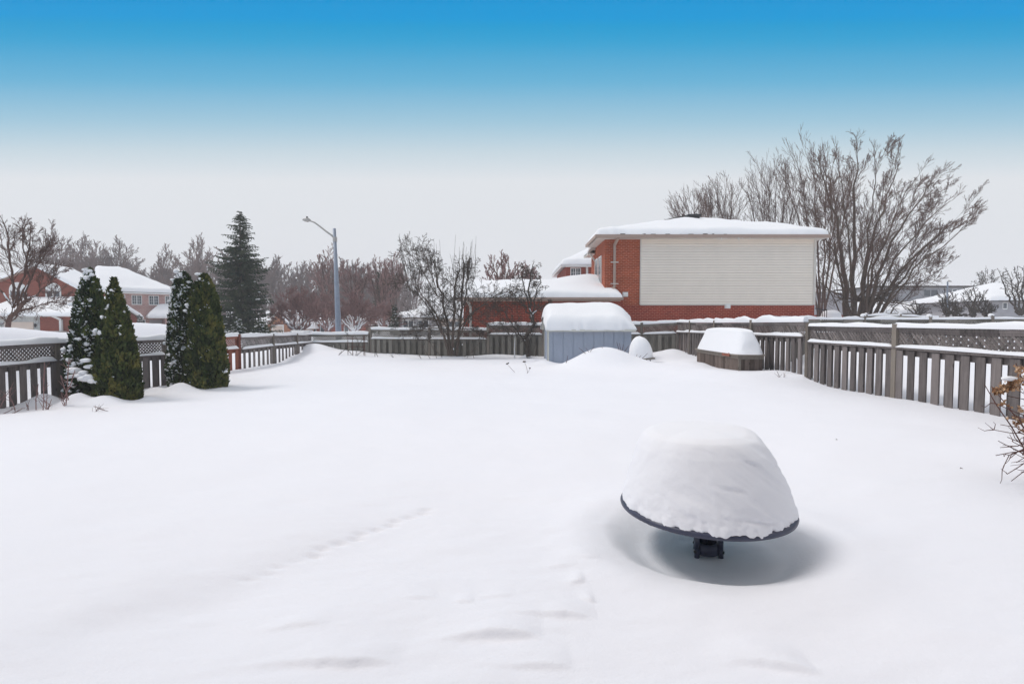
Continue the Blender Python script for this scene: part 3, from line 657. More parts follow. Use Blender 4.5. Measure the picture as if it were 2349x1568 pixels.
# ------------------------------------------------------------------ fences
def fence(label, nodes, side, mat=WOOD, postmat=POSTW, top_snow=.11, mid_snow=.07, posts=None, gap=.26, bw=.15, seed=0, lattice=True, backs=True, zb=-.6, tw=.13, bbw=None, posth=.06, snow_post=False, group='lattice-topped board fences'):
    """nodes: (x, y, ztop, zmid); side: +1 if the yard side is to the right of the run direction, -1 left"""
    rr = random.Random(seed)
    n0 = nodes[0]; n1 = nodes[-1]
    t = thing('fence', label, 'fence', ((n0[0] + n1[0]) / 2, (n0[1] + n1[1]) / 2, hz((n0[0] + n1[0]) / 2, (n0[1] + n1[1]) / 2)))
    boards = MB(); lat = MB(); rt = MB(); rm = MB(); st = MB(); sm = MB()
    for i, (a, b) in enumerate(zip(nodes[:-1], nodes[1:])):
        A = Vector((a[0], a[1], 0)); B = Vector((b[0], b[1], 0)); L = (B - A).length; d = (B - A) / L; nrm = Vector((d.y, -d.x, 0)) * side
        zt = lambda q: a[2] + (b[2] - a[2]) * q / L - .018 * math.sin(math.pi * q / L)
        zm = lambda q: a[3] + (b[3] - a[3]) * q / L - .014 * math.sin(math.pi * q / L)
        P = lambda q, o, z: (A.x + d.x * q + nrm.x * o, A.y + d.y * q + nrm.y * o, z)
        def brd(q0, q1, o0, o1, z0, z1, mb, lean=0):
            mb.hexa([P(q0, o0, z0), P(q1, o0, z0), P(q1, o1, z0), P(q0, o1, z0), P(q0 + lean, o0, z1), P(q1 + lean, o0, z1), P(q1 + lean, o1, z1), P(q0 + lean, o1, z1)])
        nb = max(1, int(round(L / gap))); gp = L / nb
        for k in range(nb):
            q = (k + .5) * gp + rr.uniform(-.012, .012); z1 = zm(q) - .05 + rr.uniform(-.004, .004); z0 = max(zb, hz(*P(q, 0, 0)[:2]) - .3)
            boards.tone = rr.random(); brd(q - bw / 2, q + bw / 2, .045, .065, z0, z1, boards, rr.uniform(-.006, .006))
            if backs:
                q2 = q + gp / 2
                if q2 < L - .05 or bbw:
                    boards.tone = rr.random() * .7; brd(q2 - (bbw or bw) / 2, q2 + (bbw or bw) / 2, -.065, -.045, z0, z1, boards, rr.uniform(-.006, .006))
        # rails
        S2 = 4
        for k in range(S2):
            q0 = L * k / S2; q1 = L * (k + 1) / S2
            rt.tone = rr.random()
            for (mb, z0f, dz0, dz1, o0, o1) in ((rt, zt, -.05, 0, -.045, .045), (rm, zm, -.035, 0, -.07, .085), (rm, zm, -.15, -.036, -.02, .02), (rt, zt, -.09, -.051, -.012, .03)):
                mb.hexa([P(q0, o0, z0f(q0) + dz0), P(q1, o0, z0f(q1) + dz0), P(q1, o1, z0f(q1) + dz0), P(q0, o1, z0f(q0) + dz0),
                         P(q0, o0, z0f(q0) + dz1), P(q1, o0, z0f(q1) + dz1), P(q1, o1, z0f(q1) + dz1), P(q0, o1, z0f(q0) + dz1)])
        if lattice:
            hL = (a[2] + b[2]) / 2 - (a[3] + b[3]) / 2 - .05; sw = .036; pitch = .092
            for layer, sg in ((0, 1), (1, -1)):
                o0 = .004 + layer * .009; o1 = o0 + .008
                c = -hL - .1
                while c < L + hL + .1:
                    # slat from (q=c,z=0) to (q=c+sg*hL,z=hL)
                    qa, qb = (c, c + hL) if sg > 0 else (c + hL, c); za, zb_ = 0.0, hL
                    # clip to 0..L
                    pts = []
                    t0, t1 = 0.0, 1.0; dq = qb - qa
                    lo = (0 - qa) / dq; hi = (L - qa) / dq
                    if lo > hi: lo, hi = hi, lo
                    t0 = max(0, lo); t1 = min(1, hi)
                    if t1 - t0 > .05:
                        A1 = (qa + dq * t0, hL * t0); B1 = (qa + dq * t1, hL * t1)
                        lat.tone = rr.random()
                        w2 = sw / 2 * 1.414
                        f = lambda q: min(max(q, 0), L)
                        za_ = zm(A1[0]) + A1[1]; zb2 = zm(B1[0]) + B1[1]
                        lat.hexa([P(f(A1[0] - w2), o0, za_), P(f(A1[0] + w2), o0, za_), P(f(A1[0] + w2), o1, za_), P(f(A1[0] - w2), o1, za_),
                                  P(f(B1[0] - w2), o0, zb2), P(f(B1[0] + w2), o0, zb2), P(f(B1[0] + w2), o1, zb2), P(f(B1[0] - w2), o1, zb2)])
                    c += pitch
        if top_snow: snow_strip(st, P(.0, 0, zt(0)), P(L, 0, zt(L)), tw, top_snow, seed + i, taper=False)
        if mid_snow:
            snow_strip(sm, P(.04, .05, zm(0)), P(L - .04, .05, zm(L)), .09, mid_snow, seed + i + 50); snow_strip(sm, P(.04, -.045, zm(0)), P(L - .04, -.045, zm(L)), .07, mid_snow, seed + i + 90)
    boards.build('board_panel', mat, t)
    if lattice: lat.build('lattice', mat, t)
    rt.build('top_rail', mat, t); o = rm.build('mid_rail', mat, t)
    if top_snow: st.build('snow_cap', SNOW, t, smooth=True)
    if mid_snow: sm.build('snow_ledge', SNOW, t, smooth=True)
    for i, a in enumerate(nodes):
        if posts is not None and i not in posts: continue
        pm = MB(); pm.tone = rr.random(); z1 = a[2] + posth + .02 * rr.random(); p_ = .055
        dx, dy = ((nodes[min(i + 1, len(nodes) - 1)][0] - nodes[max(i - 1, 0)][0]), (nodes[min(i + 1, len(nodes) - 1)][1] - nodes[max(i - 1, 0)][1]))
        f_ = Frame(a[0], a[1], math.atan2(dy, dx)); f_.box(pm, -p_, p_, -p_ - .02, p_ + .02, -.6, z1)
        pm.build('post', postmat, t)
        if snow_post:
            ps = MB(); ps.blob((a[0], a[1], z1), .09, (1, 1, .8), i); ps.build('snow_knob', SNOW, t, smooth=True)
    return t

fence('grey lattice-topped fence behind the cedars at the left edge', [(-11.15, 8.9, 1.13, .70), (-11.15, 12.55, 1.13, .70), (-10.25, 15.2, 1.12, .68)], 1, seed=1, top_snow=.15, mid_snow=.09, tw=.2)
fence('short reddish fence panel right of the cedar pair, ending at a red post', [(-10.25, 15.2, 1.10, .68), (-9.7, 18.2, 1.13, .70)], 1, mat=WOODR, postmat=WOODR, seed=2, top_snow=.12, posts=(1,), mid_snow=.09, backs=False, gap=.3)
fence('grey fence run receding from the red post to the back left corner', [(-9.7, 18.35, 1.09, .66), (-9.7, 20.8, 1.08, .68), (-9.7, 23.1, 1.05, .66), (-9.7, 24.9, 1.02, .65)], 1, seed=3, top_snow=.12, posts=(1, 2), mid_snow=.08, backs=False, gap=.34, bw=.14)
# one long back line from (-9.7,24.9) to (7.2,22.4)
def bl(px):
    k = (px - 1174) / F      # x = k*y ; y = 24.9 - (x+9.7)*2.5/16.9
    y = (24.9 - 9.7 * 2.5 / 16.9) / (1 + k * 2.5 / 16.9); return k * y, y
def bn(px, zt, zm): x, y = bl(px); return (x, y, zt, zm)
fence('low back fence span between the left corner drift and the wire trellis', [bn(715.5, 1.02, .65), bn(848, 1.04, .68)], 1, mat=WOODB, seed=4, top_snow=.13, mid_snow=.10, posts=(1,), gap=.30, bw=.16, bbw=.21)
fence('back fence span behind the many-stemmed apple tree', [bn(849, 1.27, .84), bn(985, 1.26, .84), bn(1117, 1.25, .84)], 1, mat=WOODB, seed=5, top_snow=.13, mid_snow=.08, posts=(0, 1), gap=.29, bw=.16, bbw=.21)
fence('taller olive-grey back fence span from the small crooked tree to behind the blue shed', [bn(1119, 1.47, 1.06), bn(1246, 1.48, 1.06), bn(1362, 1.50, 1.08), bn(1471, 1.52, 1.10), bn(1553, 1.60, 1.14)], 1, mat=WOODB, seed=6, top_snow=.13, mid_snow=.08, posts=(0, 1, 2, 3), gap=.29, bw=.16, bbw=.21)
fence('fence run behind the snowy wooden box, receding to the back right corner', [(7.2, 22.4, 1.62, 1.20), (7.2, 20.7, 1.61, 1.22), (7.2, 18.2, 1.61, 1.24), (7.2, 15.4, 1.62, 1.26), (7.2, 12.62, 1.64, 1.29)], 1, seed=7, top_snow=.15, mid_snow=.07, posts=(1, 2, 3), gap=.27, bw=.125)
fence('nearest fence run along the right edge with wide plank gaps', [(7.2, 12.45, 1.54, 1.17), (7.2, 9.6, 1.54, 1.18), (7.22, 6.9, 1.54, 1.17), (7.25, 4.4, 1.54, 1.17)], 1, seed=8, top_snow=.085, mid_snow=.055, posts=(0, 1, 2, 3), gap=.26, tw=.14)
fence('neighbour fence with square capped posts beyond the right-hand fence', [(7.35, 14.8, 1.72, 1.3), (xat(1979, 18), 18.0, 1.72, 1.3), (xat(2130, 18.2), 18.2, 1.72, 1.3), (xat(2272, 18.4), 18.4, 1.74, 1.3), (xat(2410, 18.6), 18.6, 1.75, 1.3)], 1, mat=WOODB, seed=9, top_snow=.09, mid_snow=.05, posts=(1, 2, 3, 4), gap=.3, snow_post=True, posth=.12)
fence('farther low snow-topped fence across the neighbouring yards', [(xat(1985, 30), 30, zat(724, 30), .9), (xat(2063, 30), 30, zat(724, 30), .9), (xat(2150, 31), 31, zat(728, 31), .9)], 1, mat=WOODB, seed=10, top_snow=.12, mid_snow=0, posts=(0, 1), gap=.3, lattice=False, snow_post=True, posth=.1)

# ------------------------------------------------------------------ shed
def shed():
    Y0 = 18.7; x0 = xat(1259, Y0); x1 = xat(1448, Y0); D = 2.6
    ze = zat(757, Y0); zr = ze + .62
    t = thing('shed', 'blue-grey garden shed with vertical grooves under a thick snow-covered roof', 'shed', ((x0 + x1) / 2, Y0, hz((x0 + x1) / 2, Y0)))
    fr = Frame(0, 0)
    mb = MB(); n = 8; gw = (x1 - x0) / n; 
    prev = x0
    for i in range(n):
        a = x0 + .13 + i * (x1 - x0 - .05) / n
        a = min(a, x1)
        if a > prev + .01: fr.box(mb, prev, a - .002, Y0, Y0 + .04, -.5, ze)
        if a + .035 < x1: fr.box(mb, a + .008, a + .032, Y0, Y0 + .04, -.5, ze)
        prev = a + .042
    if prev < x1: fr.box(mb, prev, x1, Y0, Y0 + .04, -.5, ze)
    fr.box(mb, x0 + .002, x1 - .002, Y0 + .009, Y0 + .05, -.5, ze - .002)
    mb.build('front_wall', BLUE, t)
    for nm, u in (('end_wall', x0), ('end_wall', x1 - .05)):
        mb = MB(); fr.prismv(mb, [(Y0 + .052, -.5), (Y0 + D, -.5), (Y0 + D, ze), (Y0 + D / 2, zr), (Y0 + .052, ze)], u + .003, u + .047); mb.build(nm, BLUE, t)
    mb = MB(); fr.box(mb, x0 + .05, x1 - .05, Y0 + D - .04, Y0 + D, -.5, ze); mb.build('back_wall', BLUE, t)
    mb = MB(); fr.box(mb, x0 - .025, x0 + .0, Y0 - .02, Y0 + .14, -.5, ze); fr.box(mb, x0 - .02, x0 + .001, Y0 + D - .1, Y0 + D, -.5, ze); fr.box(mb, x0 - .03, x0 - .004, Y0 + .5, Y0 + .6, -.5, ze + .2); mb.build('corner_board', CREAM, t)
    def zf(u, v):
        q = min(v - (Y0 - .15), Y0 + D + .15 - v); return ze + .02 + .47 * max(0, q)
    ro = roof_surface(fr, x0 - .12, x1 + .12, Y0 - .15, Y0 + D + .15, zf, .42, t, R_=.30, nu=46, nv=34, slab=.05, seed=17, soft=.3, mat=CREAM, noise=.04,
                      extra=lambda u, v: .12 * (u - x0) / (x1 - x0) - .03 - .42 * max(0, (u - (x1 - .75)) / .87) ** 2)
    mb = MB(); fr.box(mb, x0 - .13, x1 + .13, Y0 - .17, Y0 - .152, ze - .05, ze + .025); mb.build('fascia', CREAM, t)
shed()

# loaf of snow resting on something: super-elliptical dome
def loaf(name, label, cx, cy, z0, lx, ly, h, seed, p=2.6, mat=SNOW, topx=.55, topy=.5, skew=0, n=44, m=20, sink=.0, leany=0.0):
    mb = MB(); G = []
    for i in range(n):
        a = 2 * math.pi * i / n; ca, sa = math.cos(a), math.sin(a); row = []
        ex_, ey_ = math.copysign(abs(ca) ** (2 / p), ca), math.copysign(abs(sa) ** (2 / p), sa)
        for j in range(m + 1):
            s_ = j / m; r = min(1, (1 - s_) * 1.9)          # plan radius factor
            if topx < 0: z = s_; rx = ry = max(0, 1 - s_ ** 2.2) ** .5 * (1.04 - .04 * s_)
            elif s_ < .55: q = s_ / .55; rx = 1 - (1 - topx) * q ** 1.1; ry = 1 - (1 - topy) * q ** 1.1; z = q * .86
            else: q = (s_ - .55) / .45; rx = topx * math.cos(q * math.pi / 2) ** .75; ry = topy * math.cos(q * math.pi / 2) ** .75; z = .86 + .14 * math.sin(q * math.pi / 2)
            k = 1 + .06 * float(fbm(ca * 1.5 + seed + s_, sa * 1.5 + s_ * 2, 3))
            row.append((cx + lx / 2 * ex_ * rx * k + skew * z * h, cy + ly / 2 * ey_ * ry * k + leany * z * h, z0 + z * h * (1 + .05 * float(fbm(ca + seed, sa, 2)))))
        G.append(row)
    mb.grid(G, True); mb.add([G[i][0] for i in range(n)], [tuple(range(n))[::-1]])
    o = mb.build(name, mat, None, smooth=True, loc=(cx, cy, z0)); tag(o, label, 'snow'); return o

# ------------------------------------------------------------------ bench beside the shed
def bench():
    Y0 = 17.6; xa = xat(1457, Y0); xb = xat(1502, Y0); zt = zat(822, Y0)
    t = thing('bench', 'low wooden bench on thin dark legs right of the blue shed', 'bench', ((xa + xb) / 2, Y0 + .3, hz((xa + xb) / 2, Y0)))
    mb = MB()
    for k in range(4): mb.tone = random.random(); mb.bar((xa, Y0 + .18 * k, zt - .03), (xb, Y0 + .18 * k, zt + .01), .15, .05)
    mb.build('seat', POSTW, t)
    for px in (1478, 1492):
        for dy in (.02, .5):
            x = xat(px, Y0); mb = MB(); mb.tube([(x, Y0 + dy, zt - .04), (x + .02, Y0 + dy, zt - .14), (x + .01, Y0 + dy, zt - .5)], .016, 6); mb.build('leg', BLACK, t)
    loaf('snow_mound', 'tall rounded heap of snow on the bench beside the blue shed', (xa + xb) / 2 - .06, Y0 + .30, zt + .01, xb - xa + .14, .74, zat(772, Y0 + .2) - zt, 3, topx=-1, p=2.1, skew=-.06)
bench()

# ------------------------------------------------------------------ wooden box with lid by the right fence
def wooden_box():
    x0, x1, y0, y1 = 6.12, 6.76, 13.85, 17.0; zt = .76
    t = thing('storage_box', 'long weathered wooden box standing along the right fence under heaped snow', 'box', ((x0 + x1) / 2, (y0 + y1) / 2, .2))
    fr = Frame(0, 0); rr = random.Random(5)
    mb = MB(); k = 0; y = y0
    while y < y1 - .01:
        mb.tone = rr.random(); fr.box(mb, x0, x0 + .025, y + .004, min(y + .15, y1) - .004, -.3, zt - .12); y += .15
    fr.box(mb, x0 + .01, x0 + .03, y0, y1, -.3, zt - .13); mb.build('side_panel', WOODD, t)
    mb = MB(); x = x0 + .03
    while x < x1 - .01: mb.tone = rr.random(); fr.box(mb, x + .003, min(x + .13, x1) - .003, y0, y0 + .025, -.3, zt - .12); x += .13
    fr.box(mb, x0 + .03, x1, y0 + .012, y0 + .03, -.3, zt - .13); mb.build('end_panel', WOODD, t)
    mb = MB(); fr.box(mb, x1 - .025, x1, y0 + .03, y1, -.3, zt - .12); fr.box(mb, x0 + .03, x1 - .03, y1 - .03, y1, -.3, zt - .12); mb.build('back_panel', WOODD, t)
    mb = MB(); fr.box(mb, x0 - .03, x1 + .03, y0 - .025, y0 - .001, zt - .13, zt - .04); fr.box(mb, x0 - .025, x0 - .001, y0, y1, zt - .12, zt - .04); mb.build('top_frame', POSTW, t)
    mb = MB(); fr.box(mb, x0 - .02, x0 + .05, y0 - .028, y0 + .0, -.3, zt - .131); mb.build('corner_post', POSTW, t)
    mb = MB(); mb.tone = .9; fr.box(mb, x0 - .06, x1 + .05, y0 - .06, y1 + .03, zt - .038, zt); mb.build('lid', POSTW, t)
    mb = MB(); mb.tone = 1; fr.box(mb, x0 - .075, x0 - .045, y0 + .45, y0 + .95, zt - .08, zt + .02); mb.build('handle', WOODR, t)
    mb = MB(); fr.box(mb, x0 + .1, x1 - .02, y0 - .34, y0 - .04, -.3, .24); o = mb.build('step', WOODD, t)
    mb = MB(); snow_strip(mb, (x0 + .1, y0 - .19, .24), (x1 - .02, y0 - .19, .24), .3, .07, 3); mb.build('step_snow', SNOW, o, smooth=True)
    loaf('snow_mound', 'long wedge-shaped block of snow piled on the wooden box by the right fence', (x0 + x1) / 2 - .0, (y0 + y1) / 2 - .02, zt, x1 - x0 + .17, y1 - y0 + .16, .70, 7, p=5, topx=.52, topy=.84, m=22, n=64)
wooden_box()

# ------------------------------------------------------------------ patio table
TX, TY, TZ, TR = 1.435, 3.78, .300, .612
def patio_table():
    t = thing('patio_table', 'round patio table with a dark metal rim buried to its hub in snow', 'table', (TX, TY, -.15))
    mb = MB(); G = []
    n = 96
    for i in range(n):
        a = 2 * math.pi * i / n; row = []
        for r, z in ((TR - .045, TZ + .004), (TR - .02, TZ + .012), (TR - .004, TZ + .006), (TR + .004, TZ - .012), (TR, TZ - .024), (TR - .012, TZ - .031), (TR - .04, TZ - .022), (TR - .045, TZ + .004)):
            row.append((TX + r * math.cos(a), TY + r * math.sin(a), z))
        G.append(row)
    mb.grid(G, True); mb.build('rim', DARKM, t, smooth=True)
    mb = MB(); c = [(TX + (TR - .05) * math.cos(2 * math.pi * i / n), TY + (TR - .05) * math.sin(2 * math.pi * i / n)) for i in range(n)]
    mb.add([(x, y, TZ - .008) for x, y in c] + [(x, y, TZ - .002) for x, y in c], [tuple(range(n))[::-1], tuple(range(n, 2 * n))] + [(i, (i + 1) % n, n + (i + 1) % n, n + i) for i in range(n)])
    mb.build('glass_top', TGLASS, t)
    mb = MB(); mb.tube([(TX, TY, TZ - .01), (TX, TY, -.4)], .024, 16); mb.build('umbrella_tube', DARKM, t, smooth=True)
    # collar and four curved legs
    cx, cy = TX, TY - .05
    G = []; mb = MB()
    for i in range(32):
        a = 2 * math.pi * i / 32
        G.append([(cx + r * math.cos(a), cy + r * math.sin(a), z) for r, z in ((.07, .035), (.085, .035), (.088, -.0), (.085, -.045), (.07, -.045), (.07, .035))])
    mb.grid(G, True); mb.build('collar', DARKM, t, smooth=True)
    for a in (-152, -36, 62, 118):
        ca, sa = math.cos(R(a)), math.sin(R(a)); mb = MB()
        P = lambda r, z: (cx + ca * r, cy + sa * r, z)
        pts = [P(.095, .30), P(.098, .12), P(.098, .0), P(.10, -.06), P(.108, -.10), P(.125, -.135)]
        for p, q in zip(pts[:-1], pts[1:]):
            mb.tube([p, q], [.019, .019], 10)
        mb.blob(P(.106, -.102), .02, (1, 1, 1), 2); o = mb.build('leg', DARKM, t, smooth=True)
        mb = MB(); p = P(.115, -.02); mb.tube([(p[0] - ca * .01, p[1] - sa * .01, p[2]), (p[0] + ca * .008, p[1] + sa * .008, p[2])], .011, 8); mb.build('bolt', BLACK, o)
        mb = MB(); mb.bar(P(.08, .24), P(.56, TZ - .03), .03, .02); mb.build('brace', DARKM, t)
    # the mound
    prof = [(.597, .0), (.598, .012), (.592, .05), (.580, .11), (.556, .18), (.527, .26), (.494, .34), (.458, .42), (.428, .47), (.395, .512), (.33, .538), (.23, .548), (.12, .553), (0.001, .555)]
    pr = np.array(prof); tt = np.linspace(0, len(prof) - 1, 90); rr_ = np.interp(tt, range(len(prof)), pr[:, 0]); zz_ = np.interp(tt, range(len(prof)), pr[:, 1])
    ker = np.ones(7) / 7; rr2 = np.convolve(np.pad(rr_, 3, 'edge'), ker, 'valid'); rr2[:4] = rr_[:4]; rr2[-1] = .0005
    N = 360; mb = MB(); G = []
    al = np.linspace(0, 2 * math.pi, N, endpoint=False)
    for a in al:
        ca, sa = math.cos(a), math.sin(a); row = []
        low = float(fbm(ca * 1.1 + 3, sa * 1.1 + 8, 2)); hi = float(fbm(a * 16 + 2, 3.3, 4)); nearside = max(0, -sa) * .7 + .3
        A = np.full(90, ca); B = np.full(90, sa)
        n1 = fbm(A * 2.3 + zz_ * 2, B * 2.3 + zz_ * 5, 4)
        n2 = fbm((A * .6 - B * .4) * 7 + zz_ * 6, zz_ * 13 + (A + B) * 3.5, 5)
        # right shoulder pushed in, left face steep
        lean = -.058 * (zz_ / .55) ** 1.2
        fade = np.clip(rr2 / .25, 0, 1); k = 1 + (.03 * low + .022 * n1) * fade
        side = max(0.0, math.cos(a - R(-62)))
        terr = .0055 * np.clip(n2 * 2, -1, .7) * (.25 + side) * np.clip(1 - zz_ / .50, 0, 1) ** .5 * 1.3
        # crack lines curving over the right face
        ph = zz_ * 5.5 + (a - R(-50)) * .55
        crack = -.012 * np.exp(-((np.mod(ph + .12 * n1, 1.0) - .5) / .06) ** 2) * np.clip(math.cos(a - R(-45)) * 1.6 - .5, 0, 1) * np.clip(.25 + 3 * vnoise(A * 3 + zz_ * 4, B * 3 + 4), 0, 1.2)
        edge = np.exp(-(zz_ / .035) ** 2) * (.018 * hi * nearside + .010 * nearside) + .006 * nearside * fbm(A * 0 + a * 22, zz_ * 40, 3) * np.exp(-(zz_ / .12) ** 2)
        r = rr2 * k + terr + crack * .8 + edge
        r[-1] = 0
        zadd = np.where(zz_ < .03, -.030 * np.clip(hi + .35, 0, 1) * nearside * np.exp(-(zz_ / .02) ** 2), 0)
        for j in range(90):
            row.append((TX + lean[j] + r[j] * ca, TY + r[j] * sa * (1 - .0 * zz_[j]), TZ + .014 + zz_[j] * (1 + .05 * float(low) * fade[j]) + zadd[j]))
        G.append(row)
    mb.grid(G, True)
    o = mb.build('snow_mound', SNOW_MOUND, None, smooth=True, loc=(TX, TY, TZ)); tag(o, 'huge flat-topped dome of packed snow on the round patio table', 'snow')
patio_table()

# ------------------------------------------------------------------ street lamps and cars
def street_lamp():
    Y0 = 27.0; x = xat(776, Y0, 757); zt = zat(524, Y0)
    xt = xat(769.5, Y0)
    t = thing('street_lamp', 'tall blue-grey street lamp with one curved arm beyond the back fence', 'street lamp', (x, Y0, .2))
    mb = MB(); mb.tube([(x + .02, Y0, -.3), (x, Y0, zat(757, Y0)), (xt, Y0, zt)], [.16, .155, .075], 14); mb.build('pole', GALV, t, smooth=True)
    P = [at(px, py, Y0) for px, py in ((769, 549), (762, 541), (748, 531), (733, 519), (722, 511), (712, 507), (706, 506))]
    mb = MB(); mb.tube(P, [.055, .05, .045, .042, .04, .038, .036], 8); o = mb.build('arm', LAMPM, t, smooth=True)
    mb = MB(); a = at(768, 549, Y0); mb.tube([(a[0], a[1], a[2] - .12), (a[0], a[1], a[2] + .12)], .11, 10); mb.build('clamp', LAMPM, o)
    mb = MB(); a = at(712, 506, Y0); b = at(694, 504, Y0); mb.tube([a, at(706, 504.5, Y0), at(700, 504, Y0), b], [.05, .12, .10, .04], 8); h = mb.build('lamp_head', LAMPM, t, smooth=True)
    mb = MB(); c = at(704, 502, Y0); mb.tube([c, (c[0], c[1], c[2] + .12)], .045, 8); mb.build('photocell', BLACK, h)
    Y0 = 48.0; a = at(2173, 646, Y0)
    t = thing('street_lamp', 'small far street lamp standing among the bare trees at right', 'street lamp', (a[0], Y0, .2))
    mb = MB(); mb.tube([(a[0], Y0, -.2), a], [.10, .06], 8); mb.build('pole', GALV, t)
    mb = MB(); mb.tube([a, at(2176, 644, Y0), at(2182, 646, Y0)], [.05, .09, .04], 6); mb.build('lamp_head', LAMPM, t)
street_lamp()

def car(x, y, ang, g, paint, label):
    t = thing('car', label, 'car', (x, y, g)); fr = Frame(x, y, ang)
    mb = MB(); L = 4.5; W = .88
    body = [(-2.25, .35), (2.25, .35), (2.28, .62), (2.15, .84), (1.0, .95), (-1.8, .98), (-2.2, .85), (-2.28, .55)]
    fr.prism(mb, body, -W, W); mb.build('body', paint, t)
    mb = MB(); n = 4
    base = [(-1.75, .98), (1.1, .95)]; top = [(-1.15, 1.45), (.35, 1.45)]
    mb.hexa([fr.p(-1.85, -.82, .975), fr.p(1.15, -.82, .955), fr.p(1.15, .82, .955), fr.p(-1.85, .82, .975), fr.p(-1.2, -.66, 1.42), fr.p(.35, -.66, 1.42), fr.p(.35, .66, 1.42), fr.p(-1.2, .66, 1.42)])
    # move into ground height
    mb.v = [(a, b, c) for a, b, c in mb.v]
    cab = mb
    cab.build('windows', GLASS, t)
    mb = MB(); fr.box(mb, -1.22, .37, -.68, .68, 1.421, 1.47)
    for u0, v in ((-.42, -1), (-.42, 1)): mb.hexa([fr.p(-.5, .70 * v - .02, .98), fr.p(-.36, .70 * v - .02, .98), fr.p(-.36, .84 * v, .98), fr.p(-.5, .84 * v, .98), fr.p(-.5, .64 * v - .02, 1.42), fr.p(-.36, .64 * v - .02, 1.42), fr.p(-.36, .69 * v, 1.42), fr.p(-.5, .69 * v, 1.42)])
    mb.build('cabin_frame', paint, t)
    for u in (-1.4, 1.4):
        for v in (-.8, .8):
            mb = MB(); a = fr.p(u, v - .1, .33); b = fr.p(u, v + .1, .33); mb.tube([a, b], .33, 18); wh = mb.build('wheel', RUBBER, t)
            mb = MB(); a = fr.p(u, v - .105 if v < 0 else v + .105, .33); b = fr.p(u, v - .09 if v < 0 else v + .09, .33); mb.tube([a, b], .19, 12); mb.build('rim', LAMPM, wh)
    for v in (-.6, .6):
        mb = MB(); fr.box(mb, 2.2, 2.30, v - .16, v + .16, .60, .74); mb.build('headlight', WHITE, t)
    mb = MB(); snow_strip(mb, fr.p(-1.2, 0, 1.47), fr.p(.36, 0, 1.47), 1.34, .16, 4, .1); snow_strip(mb, fr.p(1.15, 0, .93), fr.p(2.2, 0, .86), 1.5, .14, 5, .1); snow_strip(mb, fr.p(-2.2, 0, .9), fr.p(-1.8, 0, .98), 1.5, .12, 6, .1)
    mb.build('snow_cover', SNOW, t, smooth=True)
    for o in t.children_recursive:      # lift from z=0 to the ground there
        for v_ in o.data.vertices: v_.co.z += g
    return t
car(xat(332, 38), 38, R(4), zat(758, 38) - 1.62, REDCAR, 'red car with snow on its roof parked beyond the left fence between the cedars')
car(xat(705, 40), 40, R(6), zat(757, 40) - 1.62, GREYCAR, 'dark car buried in snow beyond the far left fence corner')

# ------------------------------------------------------------------ trees
def bez(p0, c, p1, n):
    p0, c, p1 = Vector(p0), Vector(c), Vector(p1)
    return [((1 - t_) ** 2) * p0 + 2 * t_ * (1 - t_) * c + t_ * t_ * p1 for t_ in [i / n for i in range(n + 1)]]
def rdir(rr, d, ang, up=0.0):
    o = d.orthogonal().normalized(); q = Matrix.Rotation(rr.uniform(0, 2 * math.pi), 3, d) @ o
    v = d * math.cos(ang) + q * math.sin(ang) + Vector((0, 0, up)); return v.normalized()
def grow(mbs, rr, p, d, L, r, lev, cfg):
    """lev counts down; mbs[0] thick wood, mbs[1] twigs"""
    ns = cfg.get('segs', {}).get(lev, 3 if lev > 0 else 2); pts = [p]; rs = [r]; q = p; dd = d
    for i in range(ns):
        wv = cfg['wig'] * (1.0 if lev else .7)
        dd = (dd + Vector((rr.gauss(0, wv), rr.gauss(0, wv), rr.gauss(0, wv) + cfg['up'])) + cfg.get('wind', Vector((0, 0, 0)))).normalized()
        q = q + dd * (L / ns); pts.append(q); rs.append(max(cfg['rmin'], r * (1 - .75 * (i + 1) / ns)))
    mb = mbs[0] if lev >= cfg['split'] else mbs[1]
    mb.tube(pts, rs, 5 if lev >= 2 else 3, cap=False)
    if lev == 0: return
    nc = cfg['n'][lev]
    for k in range(nc):
        t_ = cfg['t0'] + (1 - cfg['t0']) * (k + rr.random()) / nc
        f = t_ * ns; i = min(int(f), ns - 1); pp = pts[i].lerp(pts[i + 1], f - i); tg = (pts[i + 1] - pts[i]).normalized()
        cl = L * cfg['ratio'] * (1.15 - .6 * t_) * rr.uniform(.7, 1.25)
        grow(mbs, rr, pp, rdir(rr, tg, R(rr.uniform(*cfg['ang'])), cfg['up'] * .8), cl, max(cfg['rmin'], rs[i] * cfg['rr']), lev - 1, cfg)
